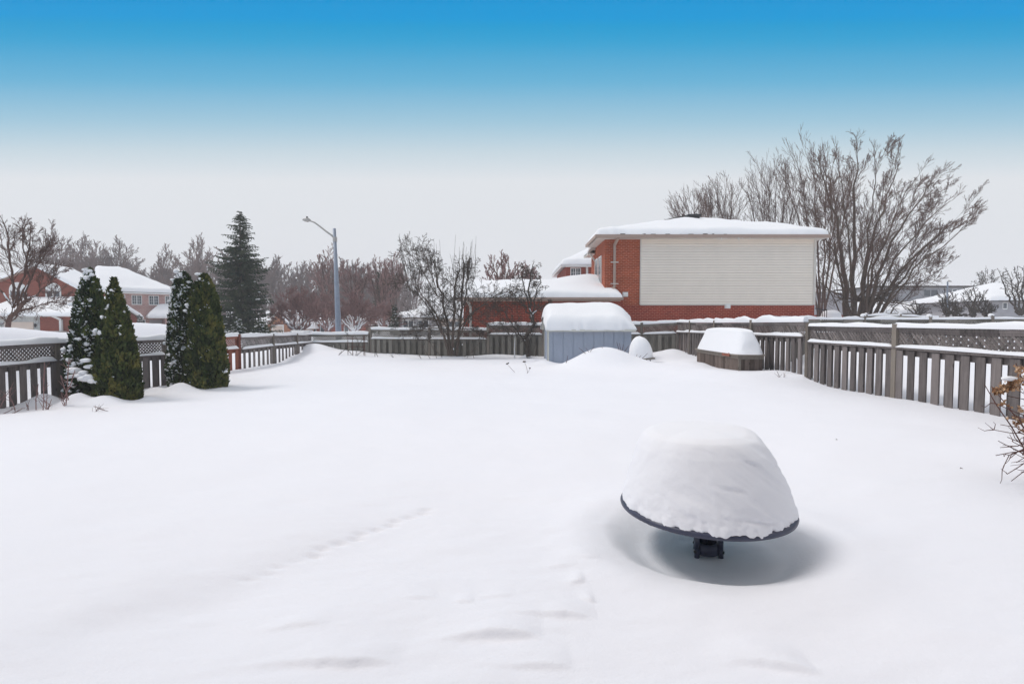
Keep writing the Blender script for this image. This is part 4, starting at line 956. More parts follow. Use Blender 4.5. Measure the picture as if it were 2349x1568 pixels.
def stems_tree(name, label, cat, base, stems, cfg, seed, bark, twigmat=None, group=None, subs=(6, 9), lev=2, snow=0, par=None):
    """stems: list of (p0, ctrl, p1, r0, r1)"""
    rr = random.Random(seed); t = thing(name, label, cat, base, group); T = MB(); C = MB(); SN = MB()
    for (p0, c, p1, r0, r1) in stems:
        n = 10; P = bez(p0, c, p1, n); P = [P[0]] + [q + Vector((rr.gauss(0, 1), rr.gauss(0, 1), rr.gauss(0, .5))) * cfg.get('sw', .05) for q in P[1:]]
        r0 *= cfg.get('thin', 1); r1 *= cfg.get('thin', 1)
        rs = [r0 + (r1 - r0) * (i / n) ** .8 for i in range(n + 1)]; T.tube([tuple(q) for q in P], rs, 8, cap=False)
        L = sum((P[i + 1] - P[i]).length for i in range(n)); k = rr.randint(*subs) if isinstance(subs, tuple) else subs
        for j in range(k):
            f = cfg['s0'] + (1 - cfg['s0']) * (j + rr.random()) / k; i = min(int(f * n), n - 1); pp = P[i].lerp(P[i + 1], f * n - i); tg = (P[i + 1] - P[i]).normalized()
            grow((T, C), rr, pp, rdir(rr, tg, R(rr.uniform(*cfg['ang0'])), cfg['up']), L * cfg['ratio0'] * (1.2 - .78 * f) * rr.uniform(.7, 1.2), max(cfg['rmin'], rs[i] * cfg['rr0']), lev, cfg)
        grow((T, C), rr, P[-1], (P[-1] - P[-2]).normalized(), L * cfg['ratio0'] * .34, r1, max(0, lev - 1), cfg)
        if snow:
            for i in range(int(n * snow)):
                a, b = P[i], P[i + 1]
                if (b - a).normalized().z < .97:
                    o = Vector((0, -.35 * rs[i], .75 * rs[i])); SN.tube([tuple(a + o), tuple(b + o)], [rs[i] * .7, rs[i + 1] * .7], 6)
    T.build('trunk', bark, t, smooth=True); C.build('crown', twigmat or bark, t)
    if snow and SN.v: tag(SN.build('snow', SNOW, t, smooth=True), kind='stuff')
    return t

# big bare tree at right
def big_tree():
    Y = 34.0; base = at(1968, 727, Y); bz = .2
    cfg = dict(wig=.11, up=.07, rmin=.0075, thin=.68, split=2, n={3: 4, 2: 6, 1: 6}, t0=.15, ratio=.52, rr=.45, ang=(16, 44), s0=.22, ratio0=.36, rr0=.2, ang0=(14, 38), sw=.09, segs={2: 4, 1: 3, 0: 2}, wind=Vector((.03, 0, 0)))
    ends = [((1944, 727), (1945, 560), (1885, 396), .34, 0.035, -1.5), ((1955, 727), (1958, 520), (1965, 359), .30, 0.035, 0), ((1962, 727), (1985, 540), (2062, 384), .24, 0.028, 2), ((1970, 727), (2010, 570), (2128, 429), .26, 0.028, -1.5),
            ((1976, 727), (2040, 600), (2212, 494), .24, 0.028, 1), ((1995, 727), (2060, 610), (2170, 530), .16, 0.021, -2), ((1962, 722), (1950, 600), (1835, 454), .17, 0.021, 2.5), ((1975, 722), (2000, 620), (2020, 454), .15, 0.021, -3),
            ((1990, 725), (2060, 670), (2170, 610), .10, 0.014, 0), ((1950, 715), (1900, 670), (1880, 570), .10, 0.014, -1),
            ((1958, 727), (1950, 560), (1925, 386), .16, 0.021, 3), ((1966, 727), (1990, 540), (2010, 386), .16, 0.021, -2), ((1972, 727), (2000, 560), (2098, 409), .17, 0.021, 3), ((1980, 727), (2030, 580), (2175, 459), .18, 0.021, 3),
            ((1985, 727), (2060, 630), (2220, 510), .14, 0.021, -3), ((1988, 727), (2050, 650), (2150, 494), .12, 0.017, 1), ((1955, 722), (1925, 620), (1905, 474), .12, 0.017, -3)]
    stems = []
    for a, c, e, r0, r1, dy in ends:
        p0 = at(a[0], a[1], Y); p0 = (p0[0], Y, bz); stems.append((p0, at(c[0], c[1], Y + dy * .4), at(e[0], e[1], Y + dy), r0, r1))
    t = stems_tree('tree', 'largest bare tree, fan-shaped, right of the siding house', 'tree', (base[0], Y, bz), stems, cfg, 21, BARKG, BARK, subs=(7, 8), lev=3)
    # low sweeping skirt branches
    rr = random.Random(4); T = MB()
    c2 = dict(wig=.10, up=.02, rmin=.010, split=9, n={2: 7, 1: 5}, t0=.2, ratio=.5, rr=.6, ang=(20, 50))
    for ex_, ey_ in ((1870, 660), (1885, 690), (1905, 640), (2080, 660), (2110, 640), (2060, 690), (2090, 710), (1990, 640), (2020, 600), (2120, 675)):
        p0 = Vector(at(1965 + rr.uniform(-12, 20), 690, Y)); p1 = Vector(at(ex_, ey_, Y + rr.uniform(-2, 2)))
        grow((T, T), rr, p0, (p1 - p0).normalized(), (p1 - p0).length, .07, 2, c2)
    T.build('lower_branch', BARKG, t)
big_tree()

def stem_from_px(Y, lst, bz=None, d=1.0, rr=None):
    out = []
    for a, c, e, r0, r1 in lst:
        dy = (rr.uniform(-d, d) if rr else 0); p0 = at(a[0], a[1], Y)
        if bz is not None: p0 = (p0[0], Y, bz)
        out.append((p0, at(c[0], c[1], Y + dy * .4), at(e[0], e[1], Y + dy), r0, r1))
    return out
CF = dict(wig=.11, up=.05, rmin=.0095, split=2, n={3: 4, 2: 6, 1: 5}, t0=.15, ratio=.5, rr=.5, ang=(16, 45), s0=.25, ratio0=.4, rr0=.32, ang0=(16, 42), sw=.06)
def more_trees():
    rr = random.Random(12)
    # behind the siding house
    for label, px, Y, top, hw, sd_ in (('tall bare tree rising behind the right end of the house roof', 1885, 44, 372, 75, 1), ('bare tree showing above the house roof left of the tallest ones', 1775, 47, 408, 52, 2),
                             ('short bare crown just right of the roof vent', 1660, 46, 442, 40, 3), ('small sparse bare crown behind the roof vent', 1592, 44, 462, 34, 4)):
        L = []
        for k in range(6):
            e = px + (k - 2.5) / 2.5 * hw; L.append(((px + rr.uniform(-5, 5), 727), (px + (e - px) * .35, 600), (e - 6, top + abs(k - 2.6) * 17 + rr.uniform(-8, 8)), .17, .03))
        c = dict(CF); c['s0'] = .45; c['up'] = .09; c['ang0'] = (12, 30); c['ang'] = (12, 34); c['rmin'] = .009; c['thin'] = .7; c['wind'] = Vector((-.02, 0, 0)); c['n'] = {3: 5, 2: 5, 1: 5}
        stems_tree('tree', label, 'tree', (xat(px, Y), Y, .2), stem_from_px(Y, L, .2, 2, rr), c, 30 + sd_, BARK, BARK, subs=(10, 12), lev=2)
    # leaning limb seen just right of the siding wall belongs to the tall one behind
    # left edge tree
    Y = 20.0
    L = [((8, 778), (22, 715), (62, 690), .17, .12), ((30, 705), (55, 640), (70, 545), .11, .03), ((34, 700), (28, 600), (10, 510), .10, .03), ((38, 700), (80, 620), (120, 560), .08, .02), ((25, 725), (90, 690), (150, 690), .06, .02), ((30, 700), (-30, 640), (-60, 560), .08, .02),
         ((60, 690), (70, 600), (50, 520), .08, .02), ((20, 740), (-30, 700), (-70, 660), .06, .02), ((62, 690), (110, 660), (140, 620), .05, .015)]
    c = dict(CF); c['rmin'] = .007; c['ratio0'] = .45; c['wig'] = .12; c['ang'] = (20, 50); c['ang0'] = (20, 45); c['n'] = {3: 4, 2: 7, 1: 6}; c['thin'] = .55; c['sw'] = .03; c['rmin'] = .006
    stems_tree('tree', 'bare snow-dusted tree at the left edge in front of the gabled house', 'tree', at(8, 778, Y), stem_from_px(Y, L, None, .8, rr), c, 51, BARK, BARK, subs=(10, 12), lev=2, snow=.25)
    # apple tree with water shoots, in front of the back fence
    Y = 22.2; bz = .0
    L = [((1035, 815), (1028, 740), (1003, 640), .10, .04), ((1038, 815), (1040, 730), (1047, 640), .09, .05), ((1046, 815), (1058, 740), (1062, 610), .09, .05), ((1030, 815), (1010, 720), (960, 665), .07, .025),
         ((1032, 815), (1000, 700), (915, 640), .06, .015), ((1045, 780), (1080, 700), (1150, 672), .06, .015), ((1050, 760), (1090, 690), (1195, 665), .05, .012), ((1003, 660), (1000, 620), (985, 575), .04, .012),
         ((1003, 680), (960, 600), (920, 560), .035, .01), ((1003, 680), (990, 620), (960, 560), .035, .01), ((1030, 740), (960, 720), (905, 735), .04, .01), ((1062, 700), (1075, 650), (1072, 600), .05, .03), ((1035, 760), (990, 740), (930, 770), .035, .01), ((1040, 760), (1080, 745), (1110, 770), .03, .01)]
    c = dict(CF); c['rmin'] = .0065; c['wig'] = .2; c['ang'] = (25, 75); c['ang0'] = (25, 70); c['up'] = .02; c['ratio0'] = .42; c['n'] = {3: 4, 2: 6, 1: 5}; c['sw'] = .035; c['thin'] = .75
    t = stems_tree('apple_tree', 'tangled many-stemmed apple tree with upright water shoots before the back fence', 'tree', (xat(1038, Y), Y, bz), stem_from_px(Y, L, None, .7, rr), c, 61, BARKG, BARKD, subs=(13, 15), lev=2)
    mb = MB(); r2 = random.Random(3)
    for k in range(95):
        px = r2.choice((r2.gauss(1062, 16), r2.gauss(1070, 16), r2.gauss(985, 26), r2.gauss(945, 22))); 
        ybot = r2.uniform(610, 660); ytop = r2.uniform(548, 605) + abs(px - 1030) * .1; dy = r2.uniform(-.5, .5)
        if r2.random() < .15: ytop -= 12
        a = Vector(at(px + r2.uniform(-4, 4), ybot, Y + dy)); b = Vector(at(px + (px - 1035) * .15 + r2.uniform(-5, 5), ytop, Y + dy)); 
        mid = a.lerp(b, .5) + Vector((r2.uniform(-.04, .04), 0, 0)); mb.tube([a, mid, b], [.011, .008, .005], 4, cap=False)
    mb.build('water_shoot', BARKD, t)
    mb = MB()
    for px, py, r in ((1052, 693, .07), (1053, 698, .05), (1060, 790, .06), (1040, 800, .07)): c_ = at(px, py, Y - .05); mb.blob(c_, r * .5, (.5, .5, 1.3), int(px))
    mb.build('snow', SNOW, t, smooth=True)
    # small crooked tree
    Y = 21.6
    L = [((1212, 818), (1204, 770), (1222, 735), .10, .06), ((1222, 735), (1210, 680), (1222, 612), .06, .02), ((1206, 790), (1180, 750), (1148, 700), .04, .012), ((1220, 740), (1225, 690), (1240, 640), .05, .015), ((1220, 730), (1200, 690), (1165, 668), .04, .012), ((1222, 720), (1250, 690), (1268, 700), .035, .01), ((1205, 770), (1175, 765), (1150, 742), .03, .01), ((1221, 725), (1190, 640), (1200, 620), .04, .012)]
    c = dict(CF); c['rmin'] = .0065; c['wig'] = .28; c['ang'] = (30, 85); c['ang0'] = (30, 80); c['up'] = .0; c['ratio0'] = .35; c['n'] = {3: 4, 2: 6, 1: 4}; c['sw'] = .05
    stems_tree('tree', 'small crooked bare tree between the apple tree and the blue shed', 'tree', (xat(1212, Y), Y, .05), stem_from_px(Y, L, None, .5, rr), c, 71, BARKD, BARKD, subs=(10, 12), lev=2, snow=.12)
    # round reddish street trees with snow in the crotch
    for i, (px, by, Y, top, hw, label) in enumerate(((684, 764, 41, 640, 72, 'dense rounded reddish bare tree with snowy forked trunk beside the big spruce'), (815, 762, 43, 655, 62, 'dense rounded reddish bare tree right of the street lamp pole'),
                                        (752, 760, 52, 655, 50, 'smaller reddish bare tree directly behind the street lamp pole'), (880, 758, 50, 675, 45, 'low reddish bare tree in front of the small dark spruce'))):
        L = []
        for k in range(10):
            e = px + (k - 4.5) / 4.5 * hw; y_ = top + 8 + (abs(k - 4.5) / 4.5) ** 2.2 * 50 + rr.uniform(-5, 8); L.append(((px + (k - 4.5) * .9, by), (px + (e - px) * .55, by - 38), (px + (e - px) * .8, y_ + 20), .13, .03))
        c = dict(CF); c['rmin'] = .011; c['s0'] = .3; c['ang'] = (20, 50); c['ang0'] = (20, 48); c['n'] = {2: 9, 1: 8}; c['ratio0'] = .44; c['up'] = .04
        stems_tree('tree', label, 'tree', (xat(px, Y), Y, 0), stem_from_px(Y, L, None, 2.2, rr), c, 80 + i, BARKR, BARKR, subs=(9, 11), lev=2, snow=.5)
    # small bare trees among the far right houses
    for i, (px, by, Y, top, hw, label) in enumerate(((2172, 726, 40, 672, 26, 'small bare tree before the long grey house'), (2232, 726, 42, 660, 30, 'leaning dark bare tree left of the house at the right edge'), (2262, 700, 75, 618, 22, 'far bare tree rising behind the roofs near the right edge'),
                                        (2340, 722, 38, 620, 55, 'bare tree overhanging the snowy roof at the right edge'), (2105, 728, 44, 690, 30, 'bare bush below the long grey house windows'), (2195, 728, 36, 700, 26, 'low brown bush in front of the grey garage doors'), (2262, 728, 36, 690, 26, 'tangled bush beside the rightmost grey house'))):
        L = []
        for k in range(6):
            e = px + (k - 2.5) / 2.5 * hw; y_ = top + abs(k - 2.5) * 7 + rr.uniform(-6, 6); L.append(((px + (k - 2.5) * .5, by), (px + (e - px) * .5, by - (by - top) * .35), (px + (e - px) * .8, y_), .09, .02))
        c = dict(CF); c['rmin'] = .011 if Y < 60 else .018; c['n'] = {2: 4, 1: 4}; c['wig'] = .16; c['ang'] = (20, 55); c['ang0'] = (20, 55)
        stems_tree('tree', label, 'tree', (xat(px, Y), Y, .2), stem_from_px(Y, L, None, 1, rr), c, 95 + i, BARKD, BARKD, subs=(6, 7), lev=2)
    # crowns behind the garage and the mid skyline trees
    specs = [(1150, 44, 588, 46, 'bare bushy tree behind the left half of the garage roof'), (1208, 50, 606, 24, 'thin bare tree behind the middle of the garage roof'), (752, 62, 582, 42, 'broad bare tree behind the street lamp pole'), (815, 60, 605, 38, 'open bare tree right of the street lamp'), (872, 58, 598, 34, 'leggy bare tree above the small dark spruce'), (900, 70, 592, 28, 'thin bare tree between the spruce and the apple tree'),
             (196, 85, 548, 30, 'tall bare tree behind the gabled house roof'), (160, 80, 570, 26, 'bare tree just left of the cedar pair tip'), (275, 90, 562, 26, 'slender bare tree above the pink house'), (455, 84, 556, 28, 'tall pale bare tree left of the big spruce'), (380, 90, 576, 24, 'bare tree above the second cedar pair'), (235, 88, 575, 22, 'short bare tree between the two taller ones on the left skyline'), (120, 86, 540, 28, 'tall bare tree behind the left edge tree')]
    for i, (px, Y, top, hw, label) in enumerate(specs):
        L = []
        for k in range(5):
            e = px + (k - 2) / 2 * hw; y_ = top + abs(k - 2) * 11 + rr.uniform(-6, 6); L.append(((px + (k - 2) * 1.5, 735), (px + (e - px) * .3, 735 - (735 - top) * .45), (px + (e - px) * .75, y_ + 8), .16, .03))
        c = dict(CF); c['rmin'] = .013 + .00022 * Y; c['n'] = {2: 5, 1: 5}; c['s0'] = .25; c['ang0'] = (16, 40); c['up'] = .08
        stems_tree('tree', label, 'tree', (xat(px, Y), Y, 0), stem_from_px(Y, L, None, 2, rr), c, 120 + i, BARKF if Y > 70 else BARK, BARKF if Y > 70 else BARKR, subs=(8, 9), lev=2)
more_trees()

def woodland():
    """far wood behind the left houses: one mass, built as one object"""
    rr = random.Random(5); protos = []
    for s_ in range(5):
        T = MB(); c = dict(wig=.1, up=.09, rmin=.028, split=9, n={3: 9, 2: 8, 1: 6}, t0=.15, ratio=.45, rr=.5, ang=(14, 40))
        grow((T, T), random.Random(s_ + 40), Vector((0, 0, 0)), Vector((0, 0, 1)), 9, .2, 3, c)
        protos.append((np.array(T.v), np.array([f for f in T.f], dtype=np.int32)))
    VV = []; FF_ = []; off = 0
    for i in range(150):
        px = rr.uniform(60, 960); Y = rr.uniform(98, 128); v, f = protos[rr.randrange(5)]
        if px < 720: top = 592 + 14 * math.sin(px * .021) + (0 if px > 250 else 12)
        else: top = 610 + 12 * math.sin(px * .03)
        Hh = (zat(top + rr.uniform(-14, 22), Y) + 1) / v[:, 2].max()
        a = rr.uniform(0, 6.28); ca, sa = math.cos(a), math.sin(a); sc = Hh; wx = sc * rr.uniform(.9, 1.4)
        q = np.stack([(v[:, 0] * ca - v[:, 1] * sa) * wx + xat(px, Y), (v[:, 0] * sa + v[:, 1] * ca) * wx + Y, v[:, 2] * sc - 1], -1)
        VV.append(q); FF_.append(f + off); off += len(v)
    mb = MB(); V_ = np.concatenate(VV); Fx = np.concatenate(FF_)
    me = bpy.data.meshes.new('woodland'); me.vertices.add(len(V_)); me.vertices.foreach_set('co', V_.ravel()); me.loops.add(Fx.size); me.loops.foreach_set('vertex_index', Fx.ravel())
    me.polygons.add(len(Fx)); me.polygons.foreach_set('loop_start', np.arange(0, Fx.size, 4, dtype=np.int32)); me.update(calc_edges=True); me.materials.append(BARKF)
    o = bpy.data.objects.new('woodland', me); COL.objects.link(o); tag(o, 'mauve-brown mass of bare woodland behind the left houses', 'woodland', kind='stuff')
woodland()

# ------------------------------------------------------------------ evergreens
def cedar(px, top, bot, Y, wpx, seed, label, snow=1.0, mat=CEDAR, lean=0, bluntness=.55):
    rr = random.Random(seed); x = xat(px, Y); zt = zat(top, Y); z0 = hz(x, Y) - .05; H = zt - z0; W = wpx / F * Y / 2
    t = thing('cedar', label, 'cedar', (x, Y, z0), 'upright garden cedars')
    def rad(h, a): # h 0..1
        b = (1 - h ** 1.5) ** bluntness * (.86 + .14 * min(1, h * 5))
        return W * b * (1 + .16 * float(fbm(math.cos(a) * 1.6 + seed, h * 7 + math.sin(a) * 1.6, 3)))
    cx = lambda h: x + lean * h
    mb = MB(); G = []
    for i in range(20):
        a = 2 * math.pi * i / 20; G.append([(cx(j / 14) + rad(j / 14, a) * .80 * math.cos(a), Y + rad(j / 14, a) * .80 * math.sin(a), z0 + H * .97 * j / 14) for j in range(15)])
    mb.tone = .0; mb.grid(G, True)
    n = 9000
    for k in range(n):
        h = rr.random() ** 1.15; a = rr.uniform(0, 2 * math.pi); r = rad(h, a)
        dep = rr.random() ** 2; r2 = r * (1.06 - .28 * dep) + rr.uniform(0, .03)
        if h > .93: r2 *= rr.random()
        p = Vector((cx(h) + r2 * math.cos(a), Y + r2 * math.sin(a), z0 + H * h))
        s_ = rr.uniform(.035, .085); out = Vector((math.cos(a), math.sin(a), 0)); up = Vector((rr.gauss(0, .35), rr.gauss(0, .35), 1)) + out * rr.uniform(.1, .9); up.normalize()
        sd_ = up.cross(Vector((rr.gauss(0, 1), rr.gauss(0, 1), rr.gauss(0, .4)))).normalized() * s_ * .42
        clump = float(vnoise(math.cos(a) * 4 + seed + h * 3, h * H * 4.5))
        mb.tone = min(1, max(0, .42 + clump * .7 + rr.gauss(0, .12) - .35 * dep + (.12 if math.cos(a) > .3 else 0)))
        mb.add([tuple(p - sd_ - up * s_ * .3), tuple(p + sd_ - up * s_ * .3), tuple(p + sd_ * .8 + up * s_ * .5), tuple(p + up * s_ * 1.1), tuple(p - sd_ * .8 + up * s_ * .5)], [(0, 1, 2, 3, 4)])
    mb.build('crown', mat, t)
    mb = MB(); mb.tube([(x, Y, z0 - .2), (x, Y, z0 + .6)], .08, 8); mb.build('trunk', BARKD, t)
    if snow:
        mb = MB()
        for k in range(int(210 * snow)):
            h = rr.random() ** .8; a = rr.gauss(math.pi * 1.18, .6)
            if rr.random() < .25: a = rr.gauss(-math.pi / 2, .9)
            r = rad(min(h, .97), a) * 1.0; s_ = rr.uniform(.010, .038) * (1.0 if rr.random() < .86 else 2.2)
            c = (cx(h) + r * math.cos(a), Y + r * math.sin(a), z0 + H * min(h, .985))
            for q in range(4):
                mb.blob((c[0] + rr.uniform(-1, 1) * s_ * 1.6, c[1] + rr.uniform(-1, 1) * s_, c[2] + rr.uniform(-1, 1) * s_ * 1.4), s_ * rr.uniform(.35, .9), (1.1, 1.1, rr.uniform(.5, 1.1)), k * 3 + q, 7, 5, .7)
        tag(mb.build('snow', SNOW, t, smooth=True), kind='stuff')
    return t
cedar(208, 619, 905, 12.6, 96, 1, 'leftmost cedar, broad and heavily flecked with snow, its tip capped white', 2.2, lean=.02, bluntness=.72)
cedar(266, 640, 905, 12.1, 90, 2, 'pointed cedar without a snow cap, right one of the left pair', .2, CEDARB, lean=-.02, bluntness=.9)
cedar(424, 626, 875, 14.4, 70, 3, 'blunt cedar crusted with snow down its left side, left of the second pair', 3.2, lean=-.02, bluntness=.42)
cedar(472, 630, 875, 14.1, 82, 4, 'blunt greener cedar with a small white cap, right of the second pair', .3, CEDARB, lean=-.02, bluntness=.48)
def cedar_drapes():
    # big drifts of snow lying on the low boughs of the leftmost cedar
    mb = MB()
    for px, py, r, Y in ((172, 850, .16, 11.9), (185, 858, .13, 11.8), (200, 868, .15, 11.75), (212, 872, .10, 11.7), (163, 862, .10, 12.0), (225, 876, .08, 11.7), (196, 830, .10, 11.8), (208, 838, .09, 11.8), (216, 846, .06, 11.8), (160, 880, .06, 12)):
        for q in range(3): mb.blob(at(px + random.uniform(-6, 6), py + random.uniform(-4, 4), Y), r * random.uniform(.5, .9), (1.2, .9, .6), int(px * 3 + q), 12, 8, .4)
    c = [o for o in COL.objects if o.name == 'cedar'][0]; mb.build('snow_drape', SNOW, c, smooth=True)
cedar_drapes()

def spruce(px, top, bot, Y, wpx, seed, label, dens=1.0, snow=0, gap=.34, mat=SPRUCE, prof=.78):
    rr = random.Random(seed); x = xat(px, Y); zt = zat(top, Y); z0 = zat(bot, Y); H = zt - z0; W = wpx / F * Y / 2
    t = thing('spruce', label, 'spruce', (x, Y, z0))
    mb = MB(); mb.tube([(x, Y, z0 - .8), (x, Y, z0 + H * .5), (x, Y, zt - .1)], [.22 * H / 10, .12 * H / 10, .02], 8); mb.build('trunk', BARKD, t)
    mb = MB(); sn = MB(); z = zt - .12; k = 0
    while z > z0:
        h = (z - z0) / H; base = W * ((1 - h) ** prof) * (.88 + .12 * math.sin(z * 2.6 + seed)); nb = int((5 + 9 * (1 - h)) * dens)
        for j in range(nb):
            a = rr.uniform(0, 6.28); L = max(.18, base * rr.uniform(.4, 1.15)); 
            L *= 1 + .55 * float(vnoise(math.cos(a) * 1.3 + seed, z * .8 + math.sin(a)))
            if rr.random() < .06: L *= 1.2
            zz = z + rr.uniform(-.15, .15); d = Vector((math.cos(a), math.sin(a), 0)); n = max(3, int(L / .16)); droop = rr.uniform(.12, .42) * (1.2 - .8 * h)
            pts = []
            for i in range(n + 1):
                q = i / n; pts.append(Vector((x, Y, zz)) + d * L * q + Vector((0, 0, -droop * L * (q - .75 * q * q * q) * (1.0 if h < .85 else -.6))))
            clump = rr.random()
            for i in range(1, n + 1):
                p = pts[i]; tgt = (pts[i] - pts[i - 1]).normalized(); s_ = .20 * min(1, .45 + L / 2.2) * (1.1 - .45 * i / n)
                for m_ in range(4):
                    sg = -1 if m_ % 2 else 1; side = d.cross(Vector((0, 0, 1))) * sg
                    dirv = (tgt * rr.uniform(.3, 1.0) + side * rr.uniform(.2, 1.0) + Vector((0, 0, rr.uniform(-1.2, .15)))).normalized(); ln = s_ * rr.uniform(.9, 2.1)
                    wv = dirv.cross(Vector((rr.gauss(0, 1), rr.gauss(0, 1), rr.gauss(0, 1)))).normalized() * s_ * .24
                    mb.tone = min(1, max(0, .25 + .35 * clump + .25 * i / n + rr.gauss(0, .1)))
                    mb.add([tuple(p - wv * .6), tuple(p + dirv * ln * .5 - wv), tuple(p + dirv * ln), tuple(p + dirv * ln * .55 + wv)], [(0, 1, 2, 3)])
                if snow and rr.random() < snow * (1.2 - h): sn.blob((p.x, p.y, p.z + .03), s_ * rr.uniform(.3, .8), (1.1, 1.1, .45), k, 7, 4, .4); k += 1
            mb.tube([tuple(p) for p in pts], [.02, ] * len(pts), 3, cap=False)
        z -= gap * (.55 + .45 * (1 - h)) * (H / 10)
    mb.build('crown', mat, t)
    if snow: tag(sn.build('snow', SNOW, t, smooth=True), kind='stuff')
    return t
spruce(555, 486, 762, 37, 170, 5, 'tall dark spruce behind the left fence, tallest evergreen', 1.7, .015, .34, prof=.58)
spruce(868, 622, 752, 62, 66, 6, 'small dark spruce on the skyline left of the apple tree', 1.0, .02, .34)
spruce(545, 728, 775, 33, 60, 7, 'small young spruce laden with snow below the tall spruce', 1.1, .55, .8)
spruce(505, 725, 775, 34, 60, 8, 'snow-covered little spruce just right of the second cedar pair', 1.1, .4, .8)
spruce(598, 735, 770, 34, 62, 10, 'snow-flecked low spruce beside the orange brick garage', 1.1, .3, .8)
spruce(905, 700, 765, 45, 44, 9, 'snowy young spruce right of the small dark spruce', 1.0, .25, .6)
spruce(320, 722, 765, 52, 22, 11, 'narrow snow-laden shrub before the pink house window', 1.0, .9, .7)

# ------------------------------------------------------------------ shrubs, stalks, small things
def hydrangea():
    rr = random.Random(8); bx, by = 5.15, 4.75; bz = hz(bx, by)
    t = thing('hydrangea', 'dry hydrangea shrub with curled brown flower heads at the right edge', 'shrub', (bx, by, bz)); mb = MB(); lf = MB()
    def twig(pts, r):
        n = len(pts); mb.tube([tuple(p) for p in pts], [r * (1 - .6 * i / (n - 1)) for i in range(n)], 5)
    def path(a, b, r, sag=.0, k=4):
        a = Vector(a); b = Vector(b); pts = [a]
        for i in range(1, k + 1):
            q = a.lerp(b, i / k); q += Vector((rr.gauss(0, .012), rr.gauss(0, .012), rr.gauss(0, .012) + sag * math.sin(math.pi * i / k))); pts.append(q)
        twig(pts, r); return pts
    ends = [(2287, 1046), (2292, 1010), (2284, 985), (2310, 1000), (2300, 1030), (2322, 1105), (2307, 1082), (2330, 1060), (2304, 960), (2290, 930), (2300, 970), (2335, 990), (2320, 940), (2340, 1020), (2315, 1050), (2345, 900), (2350, 950), (2360, 1000), (2370, 880), (2385, 930), (2345, 1085), (2325, 1015), (2295, 1062), (2342, 1040)]
    for i, (px, py) in enumerate(ends):
        e = Vector(at(px, py, 4.45 + rr.uniform(-.25, .35))); s_ = Vector((bx + rr.uniform(-.08, .12), by + rr.uniform(-.1, .1), bz + rr.uniform(.05, .55)))
        P = path(s_, e, .0075, rr.uniform(.0, .06), 6)
        for _ in range(4):
            j = rr.randrange(2, len(P)); q = P[j]; d = (P[j] - P[j - 1]).normalized(); b = q + rdir(rr, d, R(rr.uniform(20, 50)), .1) * rr.uniform(.07, .2); path(q, b, .004, 0, 3)
    for i in range(14):
        e = Vector((bx + rr.uniform(-.5, .5), by + rr.uniform(-.5, .6), bz + rr.uniform(.8, 1.3))); path((bx + rr.uniform(-.1, .1), by + rr.uniform(-.1, .1), bz - .1), e, .009, 0, 5)
    def leafs(c, r, n, dr):
        for k in range(n):
            a = rr.random(); p = Vector(c) + Vector(dr) * rr.uniform(-.5, .5) + Vector((rr.gauss(0, r), rr.gauss(0, r), rr.gauss(0, r))); s_ = rr.uniform(.010, .024)
            u = Vector((rr.gauss(0, 1), rr.gauss(0, 1), rr.gauss(0, 1))).normalized(); v = u.orthogonal().normalized(); w_ = u.cross(v); lf.tone = rr.random()
            lf.add([tuple(p - v * s_), tuple(p + w_ * s_ * .7 + u * s_ * .5), tuple(p + v * s_ * 1.1), tuple(p - w_ * s_ * .7 + u * s_ * .4)], [(0, 1, 2), (0, 2, 3)])
    for px, py, r, n, ddx in ((2298, 893, .018, 60, .12), (2314, 885, .022, 90, .14), (2330, 877, .024, 60, .12), (2290, 897, .015, 34, .02), (2346, 850, .028, 50, .08), (2370, 870, .04, 60, .1), (2302, 925, .016, 16, .03), (2336, 962, .018, 24, .03), (2330, 970, .012, 12, .02), (2350, 985, .02, 20, .05), (2345, 940, .02, 16, .05), (2395, 830, .06, 60, .1)):
        leafs(at(px, py, 4.5), r, n, (ddx, 0, .03 * (ddx > .1)))
    for px, py in ((2316, 882), (2338, 868), (2298, 893), (2348, 850)): path((bx, by, bz + .6), at(px + 10, py + 8, 4.5), .007, .03, 5)
    mb.build('stem', STEM, t); tag(lf.build('dry_flower_head', DRYLEAF, t), kind='stuff')
    mb = MB(); mb.blob(at(2313, 868, 4.5), .05, (1.2, .8, .45), 3, 14, 8, .3); mb.build('snow', SNOW, t, smooth=True)
hydrangea()

def twigs(name, label, cat, segs, Y, r, mat=STEM, heads=None, fork=0, seed=0):
    rr = random.Random(seed); a0 = at(segs[0][0][0], segs[0][0][1], Y); t = thing(name, label, cat, (a0[0], Y, hz(a0[0], Y))); mb = MB()
    for a, b in segs:
        p, q = Vector(at(*a, Y)), Vector(at(*b, Y + rr.uniform(-.1, .1))); p -= (q - p).normalized() * .12; m_ = p.lerp(q, .5) + Vector((rr.gauss(0, .02), 0, rr.gauss(0, .01))); mb.tube([p, m_, q], [r, r * .85, r * .5], 5)
        for k in range(fork):
            f = rr.uniform(.3, .95); s_ = p.lerp(q, f); d = (q - p).normalized(); e = s_ + rdir(rr, d, R(rr.uniform(25, 70)), .2) * rr.uniform(.06, .2); mb.tube([s_, e], [r * .5, r * .3], 4)
    mb.build('stem', mat, t)
    if heads:
        h = MB()
        for px, py, s_ in heads: h.blob(at(px, py, Y), s_, (1, 1, .8), int(px), 7, 5, .5)
        h.build('seed_head', BARKD, t)
twigs('shrub', 'thin bare sapling stems in front of the leftmost fence boards', 'shrub', [((97, 946), (100, 880)), ((100, 880), (102, 830)), ((84, 940), (88, 880)), ((106, 940), (108, 905)), ((100, 958), (118, 915)), ((66, 950), (60, 925))], 10.9, .011, BARKR, fork=5, seed=1)
